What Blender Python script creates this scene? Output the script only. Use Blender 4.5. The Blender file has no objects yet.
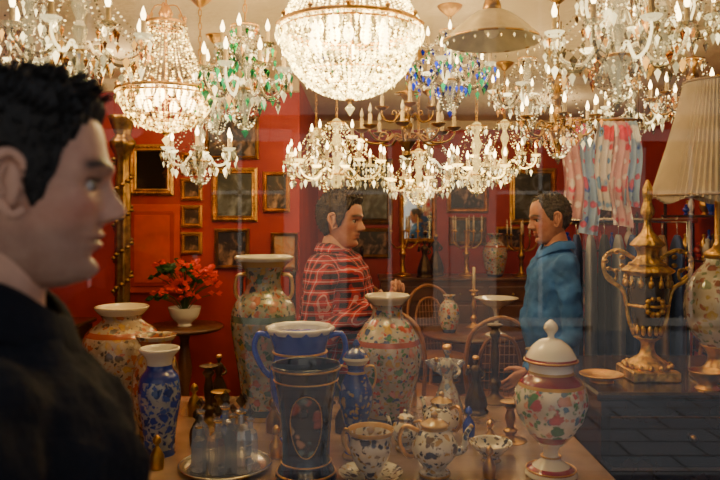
import bpy, math, random
from math import sin, cos, pi, radians, sqrt, exp
from mathutils import Vector, Matrix
random.seed(7)
CEIL = 2.55

# ---------------------------------------------------------------- helpers
class MB:
    def __init__(s):
        s.v=[]; s.f=[]; s.m=[]; s.sm=[]
    def add(s, vs, fs, mat=0, smooth=True):
        o=len(s.v); s.v.extend([tuple(p) for p in vs])
        for f in fs:
            s.f.append(tuple(i+o for i in f)); s.m.append(mat); s.sm.append(smooth)
    def rings(s, rings, mat=0, smooth=True, cap=True, closed=False):
        n=len(rings[0]); vs=[p for r in rings for p in r]; fs=[]
        R=len(rings)
        for i in range(R if closed else R-1):
            a=i*n; b=((i+1)%R)*n
            for j in range(n):
                k=(j+1)%n
                fs.append((a+j,a+k,b+k,b+j))
        if cap and not closed:
            fs.append(tuple(reversed(range(n)))); fs.append(tuple(range((R-1)*n,R*n)))
        s.add(vs,fs,mat,smooth)
    def lathe(s, prof, c=(0,0,0), n=24, mat=0, smooth=True, flute=0, fn=8, cap=True):
        rs=[]
        for r,z in prof:
            r=max(r,0.0004)
            rs.append([(c[0]+r*(1+flute*cos(fn*2*pi*j/n))*cos(2*pi*j/n), c[1]+r*(1+flute*cos(fn*2*pi*j/n))*sin(2*pi*j/n), c[2]+z) for j in range(n)])
        s.rings(rs,mat,smooth,cap)
    def tube(s, pts, rad, n=8, mat=0, closed=False, cap=True, flat=1.0):
        P=[Vector(p) for p in pts]; N=len(P)
        if not hasattr(rad,'__len__'): rad=[rad]*N
        rad=list(rad)+[rad[-1]]*max(0,N-len(rad))
        rs=[]; u=None
        for i in range(N):
            if closed: t=P[(i+1)%N]-P[i-1]
            else: t=P[min(i+1,N-1)]-P[max(i-1,0)]
            if t.length<1e-9: t=Vector((0,0,1))
            t.normalize()
            if u is None:
                u=t.orthogonal().normalized() if abs(t.z)>.95 else Vector((0,0,1)).cross(t).normalized()
            else:
                u=(u-t*u.dot(t)); 
                u=u.normalized() if u.length>1e-6 else t.orthogonal().normalized()
            w=t.cross(u)
            rs.append([P[i]+(u*cos(2*pi*j/n)+w*sin(2*pi*j/n)*flat)*rad[i] for j in range(n)])
        s.rings(rs,mat,True,cap,closed)
    def octa(s,c,r,h,mat=0,a=0.0,n=4,up=.4):
        vs=[(c[0]+r*cos(a+2*pi*j/n),c[1]+r*sin(a+2*pi*j/n),c[2]) for j in range(n)]
        vs+=[(c[0],c[1],c[2]+h*up*2),(c[0],c[1],c[2]-h*(1-up)*2)]
        fs=[]
        for j in range(n):
            k=(j+1)%n; fs+=[(j,k,n),(k,j,n+1)]
        s.add(vs,fs,mat,False)
    def box(s,c,d,mat=0,rz=0,bev=0.0):
        hx,hy,hz=d[0]/2,d[1]/2,d[2]/2
        b=min(bev,hx*.9,hy*.9,hz*.9)
        def ring(ix,z):
            pts=[(hx-ix,hy-ix),(-hx+ix,hy-ix),(-hx+ix,-hy+ix),(hx-ix,-hy+ix)]
            return [(c[0]+x*cos(rz)-y*sin(rz),c[1]+x*sin(rz)+y*cos(rz),c[2]+z) for x,y in pts]
        if b>0: s.rings([ring(b,-hz),ring(0,-hz+b),ring(0,hz-b),ring(b,hz)],mat,False)
        else: s.rings([ring(0,-hz),ring(0,hz)],mat,False)
    def ell(s,c,r,mat=0,n=14,m=10,rot=None):
        rs=[]
        for i in range(m+1):
            ph=pi*i/m; rr=max(sin(ph),.01)
            ring=[]
            for j in range(n):
                p=Vector((r[0]*rr*cos(2*pi*j/n),r[1]*rr*sin(2*pi*j/n),r[2]*-cos(ph)))
                if rot: p=rot@p
                ring.append(p+Vector(c))
            rs.append(ring)
        s.rings(rs,mat,True)
    def torus(s,c,R,r,mat=0,n=32,m=6,axis='z'):
        pts=[]
        for j in range(n):
            a=2*pi*j/n
            if axis=='z': pts.append((c[0]+R*cos(a),c[1]+R*sin(a),c[2]))
            elif axis=='y': pts.append((c[0]+R*cos(a),c[1],c[2]+R*sin(a)))
            else: pts.append((c[0],c[1]+R*cos(a),c[2]+R*sin(a)))
        s.tube(pts,r,m,mat,closed=True)
    def build(s,name,mats,loc=(0,0,0),rz=0,parent=None):
        me=bpy.data.meshes.new(name); me.from_pydata(s.v,[],s.f)
        for m in mats: me.materials.append(m)
        me.polygons.foreach_set('material_index',s.m)
        me.polygons.foreach_set('use_smooth',s.sm)
        me.update()
        ob=bpy.data.objects.new(name,me); bpy.context.scene.collection.objects.link(ob)
        ob.location=loc; ob.rotation_euler=(0,0,rz)
        if parent: ob.parent=parent
        return ob

def cr(pts,k=6,closed=False):
    P=[Vector(p) for p in pts]; out=[]
    N=len(P)
    for i in range(N if closed else N-1):
        p0=P[(i-1)%N] if (closed or i>0) else P[0]
        p1=P[i]; p2=P[(i+1)%N]
        p3=P[(i+2)%N] if (closed or i+2<N) else P[-1]
        for j in range(k):
            t=j/k
            out.append(0.5*((2*p1)+(p2-p0)*t+(2*p0-5*p1+4*p2-p3)*t*t+(3*p1-p0-3*p2+p3)*t**3))
    if not closed: out.append(P[-1])
    return out
def prof(pts,k=5):
    return [(max(p.x,0.0005),p.y) for p in cr([(a,b,0) for a,b in pts],k)]
def smooth(e0,e1,x):
    t=max(0,min(1,(x-e0)/(e1-e0))); return t*t*(3-2*t)

# ---------------------------------------------------------------- materials
def newmat(name):
    m=bpy.data.materials.new(name); m.use_nodes=True
    nt=m.node_tree; b=nt.nodes['Principled BSDF']; return m,nt,b
def N(nt,t,**kw):
    n=nt.nodes.new(t)
    for k,v in kw.items(): setattr(n,k,v)
    return n
def simple(name,col,rough=.5,metal=0,emis=None,es=0,coat=0,var=0.12,vs=12,bump=0,bs=40,spec=None):
    m,nt,b=newmat(name); L=nt.links
    b.inputs['Roughness'].default_value=rough; b.inputs['Metallic'].default_value=metal
    if spec is not None: b.inputs['Specular IOR Level'].default_value=spec
    if coat: b.inputs['Coat Weight'].default_value=coat; b.inputs['Coat Roughness'].default_value=.05
    tc=N(nt,'ShaderNodeTexCoord'); no=N(nt,'ShaderNodeTexNoise'); no.inputs['Scale'].default_value=vs; no.inputs['Detail'].default_value=4
    L.new(tc.outputs['Object'],no.inputs['Vector'])
    r=N(nt,'ShaderNodeValToRGB'); r.color_ramp.elements[0].position=.3; r.color_ramp.elements[1].position=.7
    r.color_ramp.elements[0].color=(*[max(0,c*(1-var)) for c in col],1); r.color_ramp.elements[1].color=(*[min(1,c*(1+var)) for c in col],1)
    L.new(no.outputs['Fac'],r.inputs['Fac']); L.new(r.outputs['Color'],b.inputs['Base Color'])
    if emis:
        b.inputs['Emission Color'].default_value=(*emis,1); b.inputs['Emission Strength'].default_value=es
    if bump:
        n2=N(nt,'ShaderNodeTexNoise'); n2.inputs['Scale'].default_value=bs; n2.inputs['Detail'].default_value=5
        L.new(tc.outputs['Object'],n2.inputs['Vector'])
        bp=N(nt,'ShaderNodeBump'); bp.inputs['Strength'].default_value=bump; bp.inputs['Distance'].default_value=.02
        L.new(n2.outputs['Fac'],bp.inputs['Height']); L.new(bp.outputs['Normal'],b.inputs['Normal'])
    return m
def crystal(name,tint=(1,1,1),es=1.0,ecol=(1,.8,.5),tr=.45,pw_=5,lo=.10):
    m,nt,b=newmat(name); L=nt.links; nt.nodes.remove(b)
    out=[n for n in nt.nodes if n.type=='OUTPUT_MATERIAL'][0]
    g=N(nt,'ShaderNodeNewGeometry')
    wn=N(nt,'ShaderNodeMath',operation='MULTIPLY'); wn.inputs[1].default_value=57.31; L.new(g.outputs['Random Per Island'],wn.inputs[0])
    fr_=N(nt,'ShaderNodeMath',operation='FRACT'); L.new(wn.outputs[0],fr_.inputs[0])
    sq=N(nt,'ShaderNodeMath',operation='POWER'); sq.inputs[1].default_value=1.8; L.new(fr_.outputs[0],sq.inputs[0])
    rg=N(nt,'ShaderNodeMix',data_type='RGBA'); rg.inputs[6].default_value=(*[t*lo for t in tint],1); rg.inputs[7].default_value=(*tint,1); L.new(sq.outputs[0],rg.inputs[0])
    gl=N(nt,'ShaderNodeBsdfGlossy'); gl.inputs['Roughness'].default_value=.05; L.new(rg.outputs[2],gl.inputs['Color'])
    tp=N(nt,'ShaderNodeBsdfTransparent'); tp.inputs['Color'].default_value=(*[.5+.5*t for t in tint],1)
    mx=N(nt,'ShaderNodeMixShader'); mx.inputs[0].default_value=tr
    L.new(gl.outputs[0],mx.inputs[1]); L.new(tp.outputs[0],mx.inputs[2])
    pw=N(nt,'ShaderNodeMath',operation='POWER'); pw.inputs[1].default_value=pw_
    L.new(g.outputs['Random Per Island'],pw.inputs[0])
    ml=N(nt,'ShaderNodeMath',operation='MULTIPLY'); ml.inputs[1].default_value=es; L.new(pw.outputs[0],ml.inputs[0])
    em=N(nt,'ShaderNodeEmission'); em.inputs['Color'].default_value=(*[a*b_ for a,b_ in zip(ecol,tint)],1)  # random glow per bead stands in for bulbs sparkling through cut glass
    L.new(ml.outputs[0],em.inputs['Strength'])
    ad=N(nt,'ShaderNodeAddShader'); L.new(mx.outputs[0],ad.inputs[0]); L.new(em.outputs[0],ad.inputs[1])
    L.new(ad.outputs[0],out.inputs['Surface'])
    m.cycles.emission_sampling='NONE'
    return m
def glow(name,col,es):
    m=simple(name,col,.4,emis=col,es=es,var=.02); m.cycles.emission_sampling='NONE'; return m
def painted(name,base,pal,H,scale=14,cover=.5,bands=(),rough=.12):
    m,nt,b=newmat(name); L=nt.links
    b.inputs['Roughness'].default_value=rough; b.inputs['Coat Weight'].default_value=.6 if rough<.4 else 0; b.inputs['Coat Roughness'].default_value=.04
    tc=N(nt,'ShaderNodeTexCoord')
    no=N(nt,'ShaderNodeTexNoise'); no.inputs['Scale'].default_value=scale*3; no.inputs['Detail'].default_value=3
    L.new(tc.outputs['Object'],no.inputs['Vector'])
    va=N(nt,'ShaderNodeVectorMath',operation='SCALE'); va.inputs['Scale'].default_value=.035
    L.new(no.outputs['Color'],va.inputs[0])
    ad=N(nt,'ShaderNodeVectorMath',operation='ADD'); L.new(tc.outputs['Object'],ad.inputs[0]); L.new(va.outputs[0],ad.inputs[1])
    def layer(sc,th,soft):
        vo=N(nt,'ShaderNodeTexVoronoi'); vo.inputs['Scale'].default_value=sc; L.new(ad.outputs[0],vo.inputs['Vector'])
        sp=N(nt,'ShaderNodeSeparateColor'); L.new(vo.outputs['Color'],sp.inputs[0])
        r=N(nt,'ShaderNodeValToRGB'); r.color_ramp.interpolation='CONSTANT'; els=r.color_ramp.elements
        for i,c in enumerate(pal):
            if i==0: e=els[0]; e.position=0
            elif i==1: e=els[1]; e.position=i/len(pal)
            else: e=els.new(i/len(pal))
            e.color=(*c,1)
        L.new(sp.outputs[0],r.inputs['Fac'])
        mk=N(nt,'ShaderNodeMapRange'); mk.inputs['From Min'].default_value=th+soft; mk.inputs['From Max'].default_value=th-soft
        L.new(vo.outputs['Distance'],mk.inputs['Value'])
        sw=N(nt,'ShaderNodeMath',operation='LESS_THAN'); sw.inputs[1].default_value=min(1,cover+.25); L.new(sp.outputs[1],sw.inputs[0])
        mu=N(nt,'ShaderNodeMath',operation='MULTIPLY'); L.new(mk.outputs[0],mu.inputs[0]); L.new(sw.outputs[0],mu.inputs[1])
        dk=N(nt,'ShaderNodeMath',operation='MULTIPLY_ADD'); L.new(vo.outputs['Distance'],dk.inputs[0]); dk.inputs[1].default_value=-.9; dk.inputs[2].default_value=1.25
        mc=N(nt,'ShaderNodeVectorMath',operation='SCALE'); L.new(r.outputs['Color'],mc.inputs[0]); L.new(dk.outputs[0],mc.inputs['Scale'])
        return mu.outputs[0],mc.outputs[0]
    f1,c1=layer(scale*4.2,.42,.08); f2,c2=layer(scale*1.9,.40,.05)
    n2=N(nt,'ShaderNodeTexNoise'); n2.inputs['Scale'].default_value=scale*.8; L.new(tc.outputs['Object'],n2.inputs['Vector'])
    r3=N(nt,'ShaderNodeValToRGB'); r3.color_ramp.elements[0].position=.42; r3.color_ramp.elements[1].position=.62
    r3.color_ramp.elements[0].color=(*base,1); r3.color_ramp.elements[1].color=(*[c*.72 for c in base],1); L.new(n2.outputs['Fac'],r3.inputs['Fac'])
    m0=N(nt,'ShaderNodeMix',data_type='RGBA'); L.new(r3.outputs[0],m0.inputs[6]); L.new(f1,m0.inputs[0]); L.new(c1,m0.inputs[7])
    m1=N(nt,'ShaderNodeMix',data_type='RGBA'); L.new(m0.outputs[2],m1.inputs[6]); L.new(f2,m1.inputs[0]); L.new(c2,m1.inputs[7])
    cur=m1.outputs[2]
    if bands:
        sx=N(nt,'ShaderNodeSeparateXYZ'); L.new(tc.outputs['Object'],sx.inputs[0])
        dv=N(nt,'ShaderNodeMath',operation='DIVIDE'); dv.inputs[1].default_value=H; L.new(sx.outputs['Z'],dv.inputs[0])
        br=N(nt,'ShaderNodeValToRGB'); br.color_ramp.interpolation='CONSTANT'; E=br.color_ramp.elements
        for i,(p,c) in enumerate(list(bands)):
            if i==0: e=E[0]; e.position=p
            elif i==1: e=E[1]; e.position=p
            else: e=E.new(p)
            e.color=(0,0,0,0) if c is None else (*c,1)
        L.new(dv.outputs[0],br.inputs['Fac'])
        m2=N(nt,'ShaderNodeMix',data_type='RGBA'); L.new(br.outputs['Alpha'],m2.inputs[0]); L.new(cur,m2.inputs[6]); L.new(br.outputs['Color'],m2.inputs[7])
        cur=m2.outputs[2]
    L.new(cur,b.inputs['Base Color'])
    return m
def attrmat(name,rough=.5):
    m,nt,b=newmat(name); a=N(nt,'ShaderNodeAttribute'); a.attribute_name='Col'
    no=N(nt,'ShaderNodeTexNoise'); no.inputs['Scale'].default_value=45; no.inputs['Detail'].default_value=5
    tc=N(nt,'ShaderNodeTexCoord'); nt.links.new(tc.outputs['Object'],no.inputs['Vector'])
    rr=N(nt,'ShaderNodeValToRGB'); rr.color_ramp.elements[0].color=(.70,.52,.46,1); rr.color_ramp.elements[1].color=(1,1,1,1); rr.color_ramp.elements[0].position=.3; rr.color_ramp.elements[1].position=.65
    nt.links.new(no.outputs['Fac'],rr.inputs['Fac'])
    mx=N(nt,'ShaderNodeMix',data_type='RGBA',blend_type='MULTIPLY'); mx.inputs[0].default_value=.55
    nt.links.new(a.outputs['Color'],mx.inputs[6]); nt.links.new(rr.outputs['Color'],mx.inputs[7])
    nt.links.new(mx.outputs[2],b.inputs['Base Color']); b.inputs['Roughness'].default_value=rough
    b.inputs['Subsurface Weight'].default_value=.1; b.inputs['Subsurface Scale'].default_value=.008
    n2=N(nt,'ShaderNodeTexNoise'); n2.inputs['Scale'].default_value=260; nt.links.new(tc.outputs['Object'],n2.inputs['Vector'])
    bp=N(nt,'ShaderNodeBump'); bp.inputs['Strength'].default_value=.35; bp.inputs['Distance'].default_value=.002
    nt.links.new(n2.outputs['Fac'],bp.inputs['Height']); nt.links.new(bp.outputs['Normal'],b.inputs['Normal'])
    return m
def hairmat(name,col):
    m=simple(name,col,.5,var=.5,vs=60,spec=.3); nt=m.node_tree; L=nt.links; b=nt.nodes['Principled BSDF']
    tc=N(nt,'ShaderNodeTexCoord'); mp=N(nt,'ShaderNodeMapping'); mp.inputs['Scale'].default_value=(60,300,90)
    no=N(nt,'ShaderNodeTexNoise'); no.inputs['Scale'].default_value=1; no.inputs['Detail'].default_value=3
    L.new(tc.outputs['Object'],mp.inputs[0]); L.new(mp.outputs[0],no.inputs['Vector'])
    bp=N(nt,'ShaderNodeBump'); bp.inputs['Strength'].default_value=.9; bp.inputs['Distance'].default_value=.006
    L.new(no.outputs['Fac'],bp.inputs['Height']); L.new(bp.outputs['Normal'],b.inputs['Normal'])
    return m
def plaidmat(name):
    m,nt,b=newmat(name); L=nt.links; b.inputs['Roughness'].default_value=.85
    tc=N(nt,'ShaderNodeTexCoord'); sx=N(nt,'ShaderNodeSeparateXYZ'); L.new(tc.outputs['Object'],sx.inputs[0])
    su=N(nt,'ShaderNodeMath',operation='SUBTRACT'); L.new(sx.outputs['X'],su.inputs[0]); L.new(sx.outputs['Y'],su.inputs[1])
    def stripes(src,s,lo,hi):
        a=N(nt,'ShaderNodeMath',operation='DIVIDE'); a.inputs[1].default_value=s; L.new(src,a.inputs[0])
        f=N(nt,'ShaderNodeMath',operation='FRACT'); L.new(a.outputs[0],f.inputs[0])
        g=N(nt,'ShaderNodeMath',operation='GREATER_THAN'); g.inputs[1].default_value=lo; L.new(f.outputs[0],g.inputs[0])
        h=N(nt,'ShaderNodeMath',operation='LESS_THAN'); h.inputs[1].default_value=hi; L.new(f.outputs[0],h.inputs[0])
        k=N(nt,'ShaderNodeMath',operation='MULTIPLY'); L.new(g.outputs[0],k.inputs[0]); L.new(h.outputs[0],k.inputs[1]); return k.outputs[0]
    def addn(a,b_,sc):
        k=N(nt,'ShaderNodeMath',operation='ADD'); L.new(a,k.inputs[0]); L.new(b_,k.inputs[1])
        q=N(nt,'ShaderNodeMath',operation='MULTIPLY'); q.inputs[1].default_value=sc; L.new(k.outputs[0],q.inputs[0]); return q.outputs[0]
    z=sx.outputs['Z']; u=su.outputs[0]
    dk=addn(stripes(u,.044,.0,.5),stripes(z,.044,.0,.5),.49)
    wh=addn(stripes(u,.044,.70,.80),stripes(z,.044,.70,.80),.35)
    m1=N(nt,'ShaderNodeMix',data_type='RGBA'); m1.inputs[6].default_value=(.48,.02,.025,1); m1.inputs[7].default_value=(.012,.008,.02,1); L.new(dk,m1.inputs[0])
    m2=N(nt,'ShaderNodeMix',data_type='RGBA'); L.new(m1.outputs[2],m2.inputs[6]); m2.inputs[7].default_value=(.75,.6,.6,1); L.new(wh,m2.inputs[0])
    L.new(m2.outputs[2],b.inputs['Base Color'])
    return m

GOLD=(.72,.42,.11)
M={}
M['gold']=simple('gilt_metal',GOLD,.36,1,var=.35,bump=.25,bs=60)
M['brass']=simple('aged_brass',(.42,.24,.06),.38,1,var=.4)
M['bronze']=simple('dark_bronze',(.10,.06,.03),.4,.8,var=.4)
M['silver']=simple('silver_metal',(.6,.58,.53),.22,1)
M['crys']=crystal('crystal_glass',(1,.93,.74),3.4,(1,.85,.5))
M['cryslit']=crystal('crystal_glass_glint',(1,.88,.55),9,(1,.76,.32),.4,4)  # same glass, stronger emitted sparkle for lit chandeliers
M['crysglintbright']=crystal('crystal_glass_bright_glint',(1,.92,.62),13,(1,.80,.40),.2,1.5,.4)  # same glass, beads glow nearly throughout to imitate the bulb-lit bowl
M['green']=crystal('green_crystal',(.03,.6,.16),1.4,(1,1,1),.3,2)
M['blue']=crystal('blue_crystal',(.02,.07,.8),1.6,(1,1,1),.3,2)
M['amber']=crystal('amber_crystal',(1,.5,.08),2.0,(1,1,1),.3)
M['bulb']=glow('flame_bulb',(1,.74,.34),14)
M['bulboff']=simple('frosted_bulb',(.8,.72,.58),.2)
M['candle']=simple('ivory_candle_tube',(.7,.56,.32),.5)
M['wood']=simple('dark_wood',(.035,.016,.009),.25,coat=.5,var=.4,vs=6)
M['wood2']=simple('walnut_wood',(.13,.05,.02),.35,coat=.3,var=.35,vs=5)
M['bent']=simple('bentwood',(.34,.14,.045),.35,coat=.3)
M['white']=simple('white_porcelain',(.78,.75,.68),.12,coat=.5,var=.04)
M['cobalt']=simple('cobalt_glaze',(.008,.04,.55),.1,coat=.7,var=.15)
M['cloth']=simple('polished_table_top',(.27,.18,.13),.2,var=.5,vs=4,bump=.04,coat=.6)

# ---------------------------------------------------------------- room shell
def roommat(name,c1,c2,sc,rough=.6,bump=.1,bs=30):
    m,nt,b=newmat(name); L=nt.links
    tc=N(nt,'ShaderNodeTexCoord'); n1=N(nt,'ShaderNodeTexNoise'); n1.inputs['Scale'].default_value=sc; n1.inputs['Detail'].default_value=6
    L.new(tc.outputs['Object'],n1.inputs['Vector'])
    r=N(nt,'ShaderNodeValToRGB'); r.color_ramp.elements[0].position=.3; r.color_ramp.elements[1].position=.72
    r.color_ramp.elements[0].color=(*c1,1); r.color_ramp.elements[1].color=(*c2,1)
    L.new(n1.outputs['Fac'],r.inputs['Fac']); L.new(r.outputs['Color'],b.inputs['Base Color']); b.inputs['Roughness'].default_value=rough
    n2=N(nt,'ShaderNodeTexNoise'); n2.inputs['Scale'].default_value=bs; L.new(tc.outputs['Object'],n2.inputs['Vector'])
    bp=N(nt,'ShaderNodeBump'); bp.inputs['Strength'].default_value=bump; bp.inputs['Distance'].default_value=.02
    L.new(n2.outputs['Fac'],bp.inputs['Height']); L.new(bp.outputs['Normal'],b.inputs['Normal'])
    return m
RED=roommat('red_wall_paint',(.32,.014,.005),(.50,.034,.010),2.5,.5)
CEI=roommat('cream_ceiling_plaster',(.78,.64,.40),(.90,.77,.52),2,.8,.6,18)
def planks(name,c1,c2,c3,sc,w=.6,h=.12,rough=.35):
    m,nt,b=newmat(name); L=nt.links
    tc=N(nt,'ShaderNodeTexCoord'); br=N(nt,'ShaderNodeTexBrick'); br.inputs['Scale'].default_value=sc
    br.inputs['Color1'].default_value=(*c1,1); br.inputs['Color2'].default_value=(*c2,1); br.inputs['Mortar'].default_value=(*c3,1)
    br.inputs['Brick Width'].default_value=w; br.inputs['Row Height'].default_value=h; br.inputs['Mortar Size'].default_value=.012
    L.new(tc.outputs['Object'],br.inputs['Vector']); L.new(br.outputs['Color'],b.inputs['Base Color']); b.inputs['Roughness'].default_value=rough
    return m
FLO=planks('floor_boards',(.06,.028,.015),(.09,.04,.02),(.015,.008,.004),1)
def wallbox(name,a,b,mat):
    mb=MB(); c=[(a[i]+b[i])/2 for i in range(3)]; d=[abs(b[i]-a[i]) for i in range(3)]
    mb.box((0,0,0),d); return mb.build(name,[mat],c)
wallbox('floor',(-3.1,1.0,-.1),(3.1,7.6,0),FLO)
wallbox('ceiling',(-3.1,1.0,CEIL),(3.1,7.6,CEIL+.1),CEI)
wallbox('wall_back',(-3.1,7.5,0),(3.1,7.6,CEIL),RED)
wallbox('wall_left',(-3.1,1.0,0),(-3.0,7.5,CEIL),RED)
wallbox('wall_right',(3.0,1.0,0),(3.1,7.5,CEIL),RED)
wallbox('wall_partition',(-3.0,5.2,0),(-.45,5.3,CEIL),RED)
wallbox('wall_passage',(-.55,5.3,0),(-.45,7.5,CEIL),RED)
TRIM=simple('dark_trim_wood',(.06,.02,.01),.4,var=.3)
wallbox('baseboard_back',(-.45,7.47,0),(3.0,7.5,.14),TRIM)
wallbox('baseboard_partition',(-3,5.17,0),(-.45,5.2,.14),TRIM)
wallbox('trim_1',(-.45,7.44,CEIL-.09),(3.0,7.5,CEIL),CEI)
wallbox('trim_2',(-3,5.14,CEIL-.09),(-.45,5.2,CEIL),CEI)
wallbox('trim_3',(2.94,1.1,CEIL-.09),(3.0,7.44,CEIL),CEI)
SHF=simple('shopfront_paint',(.03,.035,.03),.4)
wallbox('wall_front',(-3.1,.98,0),(3.1,1.1,.45),SHF)
mb=MB()
mb.box((-2.35,0,1.45),(1.5,.12,2.0)); mb.box((2.35,0,1.45),(1.5,.12,2.0)); mb.box((0,0,2.55),(6.2,.12,.2))
mb.build('wall_front_piers',[SHF],(0,1.04,0))
win=bpy.data.objects.new('window_1',None); bpy.context.scene.collection.objects.link(win); win.location=(0,1.04,0)
mb=MB()
for x in(-1.57,1.57): mb.box((x,0,1.45),(.06,.08,1.98),0,0,.008)
for z in(.48,2.42): mb.box((0,0,z),(3.2,.08,.06),0,0,.008)
mb.build('frame',[M['wood']],parent=win)
gm,nt,b=newmat('window_glass'); nt.nodes.remove(b)
out=[n for n in nt.nodes if n.type=='OUTPUT_MATERIAL'][0]
gl=N(nt,'ShaderNodeBsdfGlossy'); gl.inputs['Roughness'].default_value=0.0
tp=N(nt,'ShaderNodeBsdfTransparent'); tp.inputs['Color'].default_value=(.97,.98,.98,1)
fr=N(nt,'ShaderNodeFresnel'); fr.inputs['IOR'].default_value=1.68
mx=N(nt,'ShaderNodeMixShader'); nt.links.new(fr.outputs[0],mx.inputs[0]); nt.links.new(tp.outputs[0],mx.inputs[1]); nt.links.new(gl.outputs[0],mx.inputs[2]); nt.links.new(mx.outputs[0],out.inputs['Surface'])
mb=MB(); mb.add([(-1.54,0,.5),(1.54,0,.5),(1.54,0,2.40),(-1.54,0,2.40)],[(0,1,2,3)],0,False); mb.build('pane',[gm],parent=win)

# street outside (mirrored in the shop window)
PAV=planks('pavement_stone',(.30,.33,.38),(.36,.39,.44),(.14,.15,.16),1,.5,.28,.6)
wallbox('pavement',(-12,-12,-.1),(12,.98,0),PAV)
FAC=planks('facade_stone',(.44,.41,.37),(.38,.35,.31),(.2,.18,.16),1,.8,.4,.8)
mb=MB(); mb.box((0,0,3.5),(24,.4,7),0)
for i in range(-5,6):
    for k in range(2):
        zc=1.35+3.2*k
        mb.box((i*2+.4,.2,zc),(1.15,.06,2.4),1)
        mb.box((i*2+.4,.23,zc+1.26),(1.4,.12,.16),0); mb.box((i*2+.4,.23,zc-1.22),(1.4,.16,.1),0)
        mb.box((i*2+.4,.24,zc),(.05,.05,2.4),2); mb.box((i*2+.4,.24,zc+.5),(1.15,.05,.05),2)
mb.box((0,.3,2.95),(24,.3,.18),0)
mb.build('building_facade',[FAC,simple('dark_window_glass',(.02,.025,.03),.1),simple('white_joinery',(.5,.5,.48),.5)],(0,-7.5,0))

# ---------------------------------------------------------------- chandeliers
LS=.72
def chain(mb,z0,z1,mat):
    n=max(1,int((z1-z0)/.03))
    for i in range(n):
        z=z0+(i+.5)*(z1-z0)/n
        pts=[]
        for j in range(8):
            a=2*pi*j/8; u=.007*cos(a); w=.019*sin(a)
            pts.append((u,0,z+w) if i%2 else (0,u,z+w))
        mb.tube(pts,.0022,4,mat,closed=True)
    mb.lathe([(.012,z1-.05),(.03,z1-.035),(.055,z1-.012),(.06,z1)],n=20,mat=mat)
def strand(mb,p0,p1,sag,n,r,mat,h=None):
    p0=Vector(p0);p1=Vector(p1)
    for i in range(n+1):
        t=i/n; p=p0.lerp(p1,t); p.z-=sag*4*t*(1-t)
        rr=r*(1+.3*random.random())
        mb.octa(p,rr,(h or rr*1.1)*.75,mat,random.random()*3,4,.5)
def drop(mb,p,L,mat,r=.0075):
    mb.octa((p[0],p[1],p[2]-.006),.0045,.005,1,random.random()*3)
    mb.octa((p[0],p[1],p[2]-.014-L*.3),r,L*.5,mat,random.random()*3,6,.3)
def add_light(name,loc,e,r=.05,col=(1,.70,.36)):
    l=bpy.data.lights.new(name,'POINT'); l.energy=e*LS; l.shadow_soft_size=r; l.color=col
    o=bpy.data.objects.new(name,l); bpy.context.scene.collection.objects.link(o); o.location=loc; return o
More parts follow.
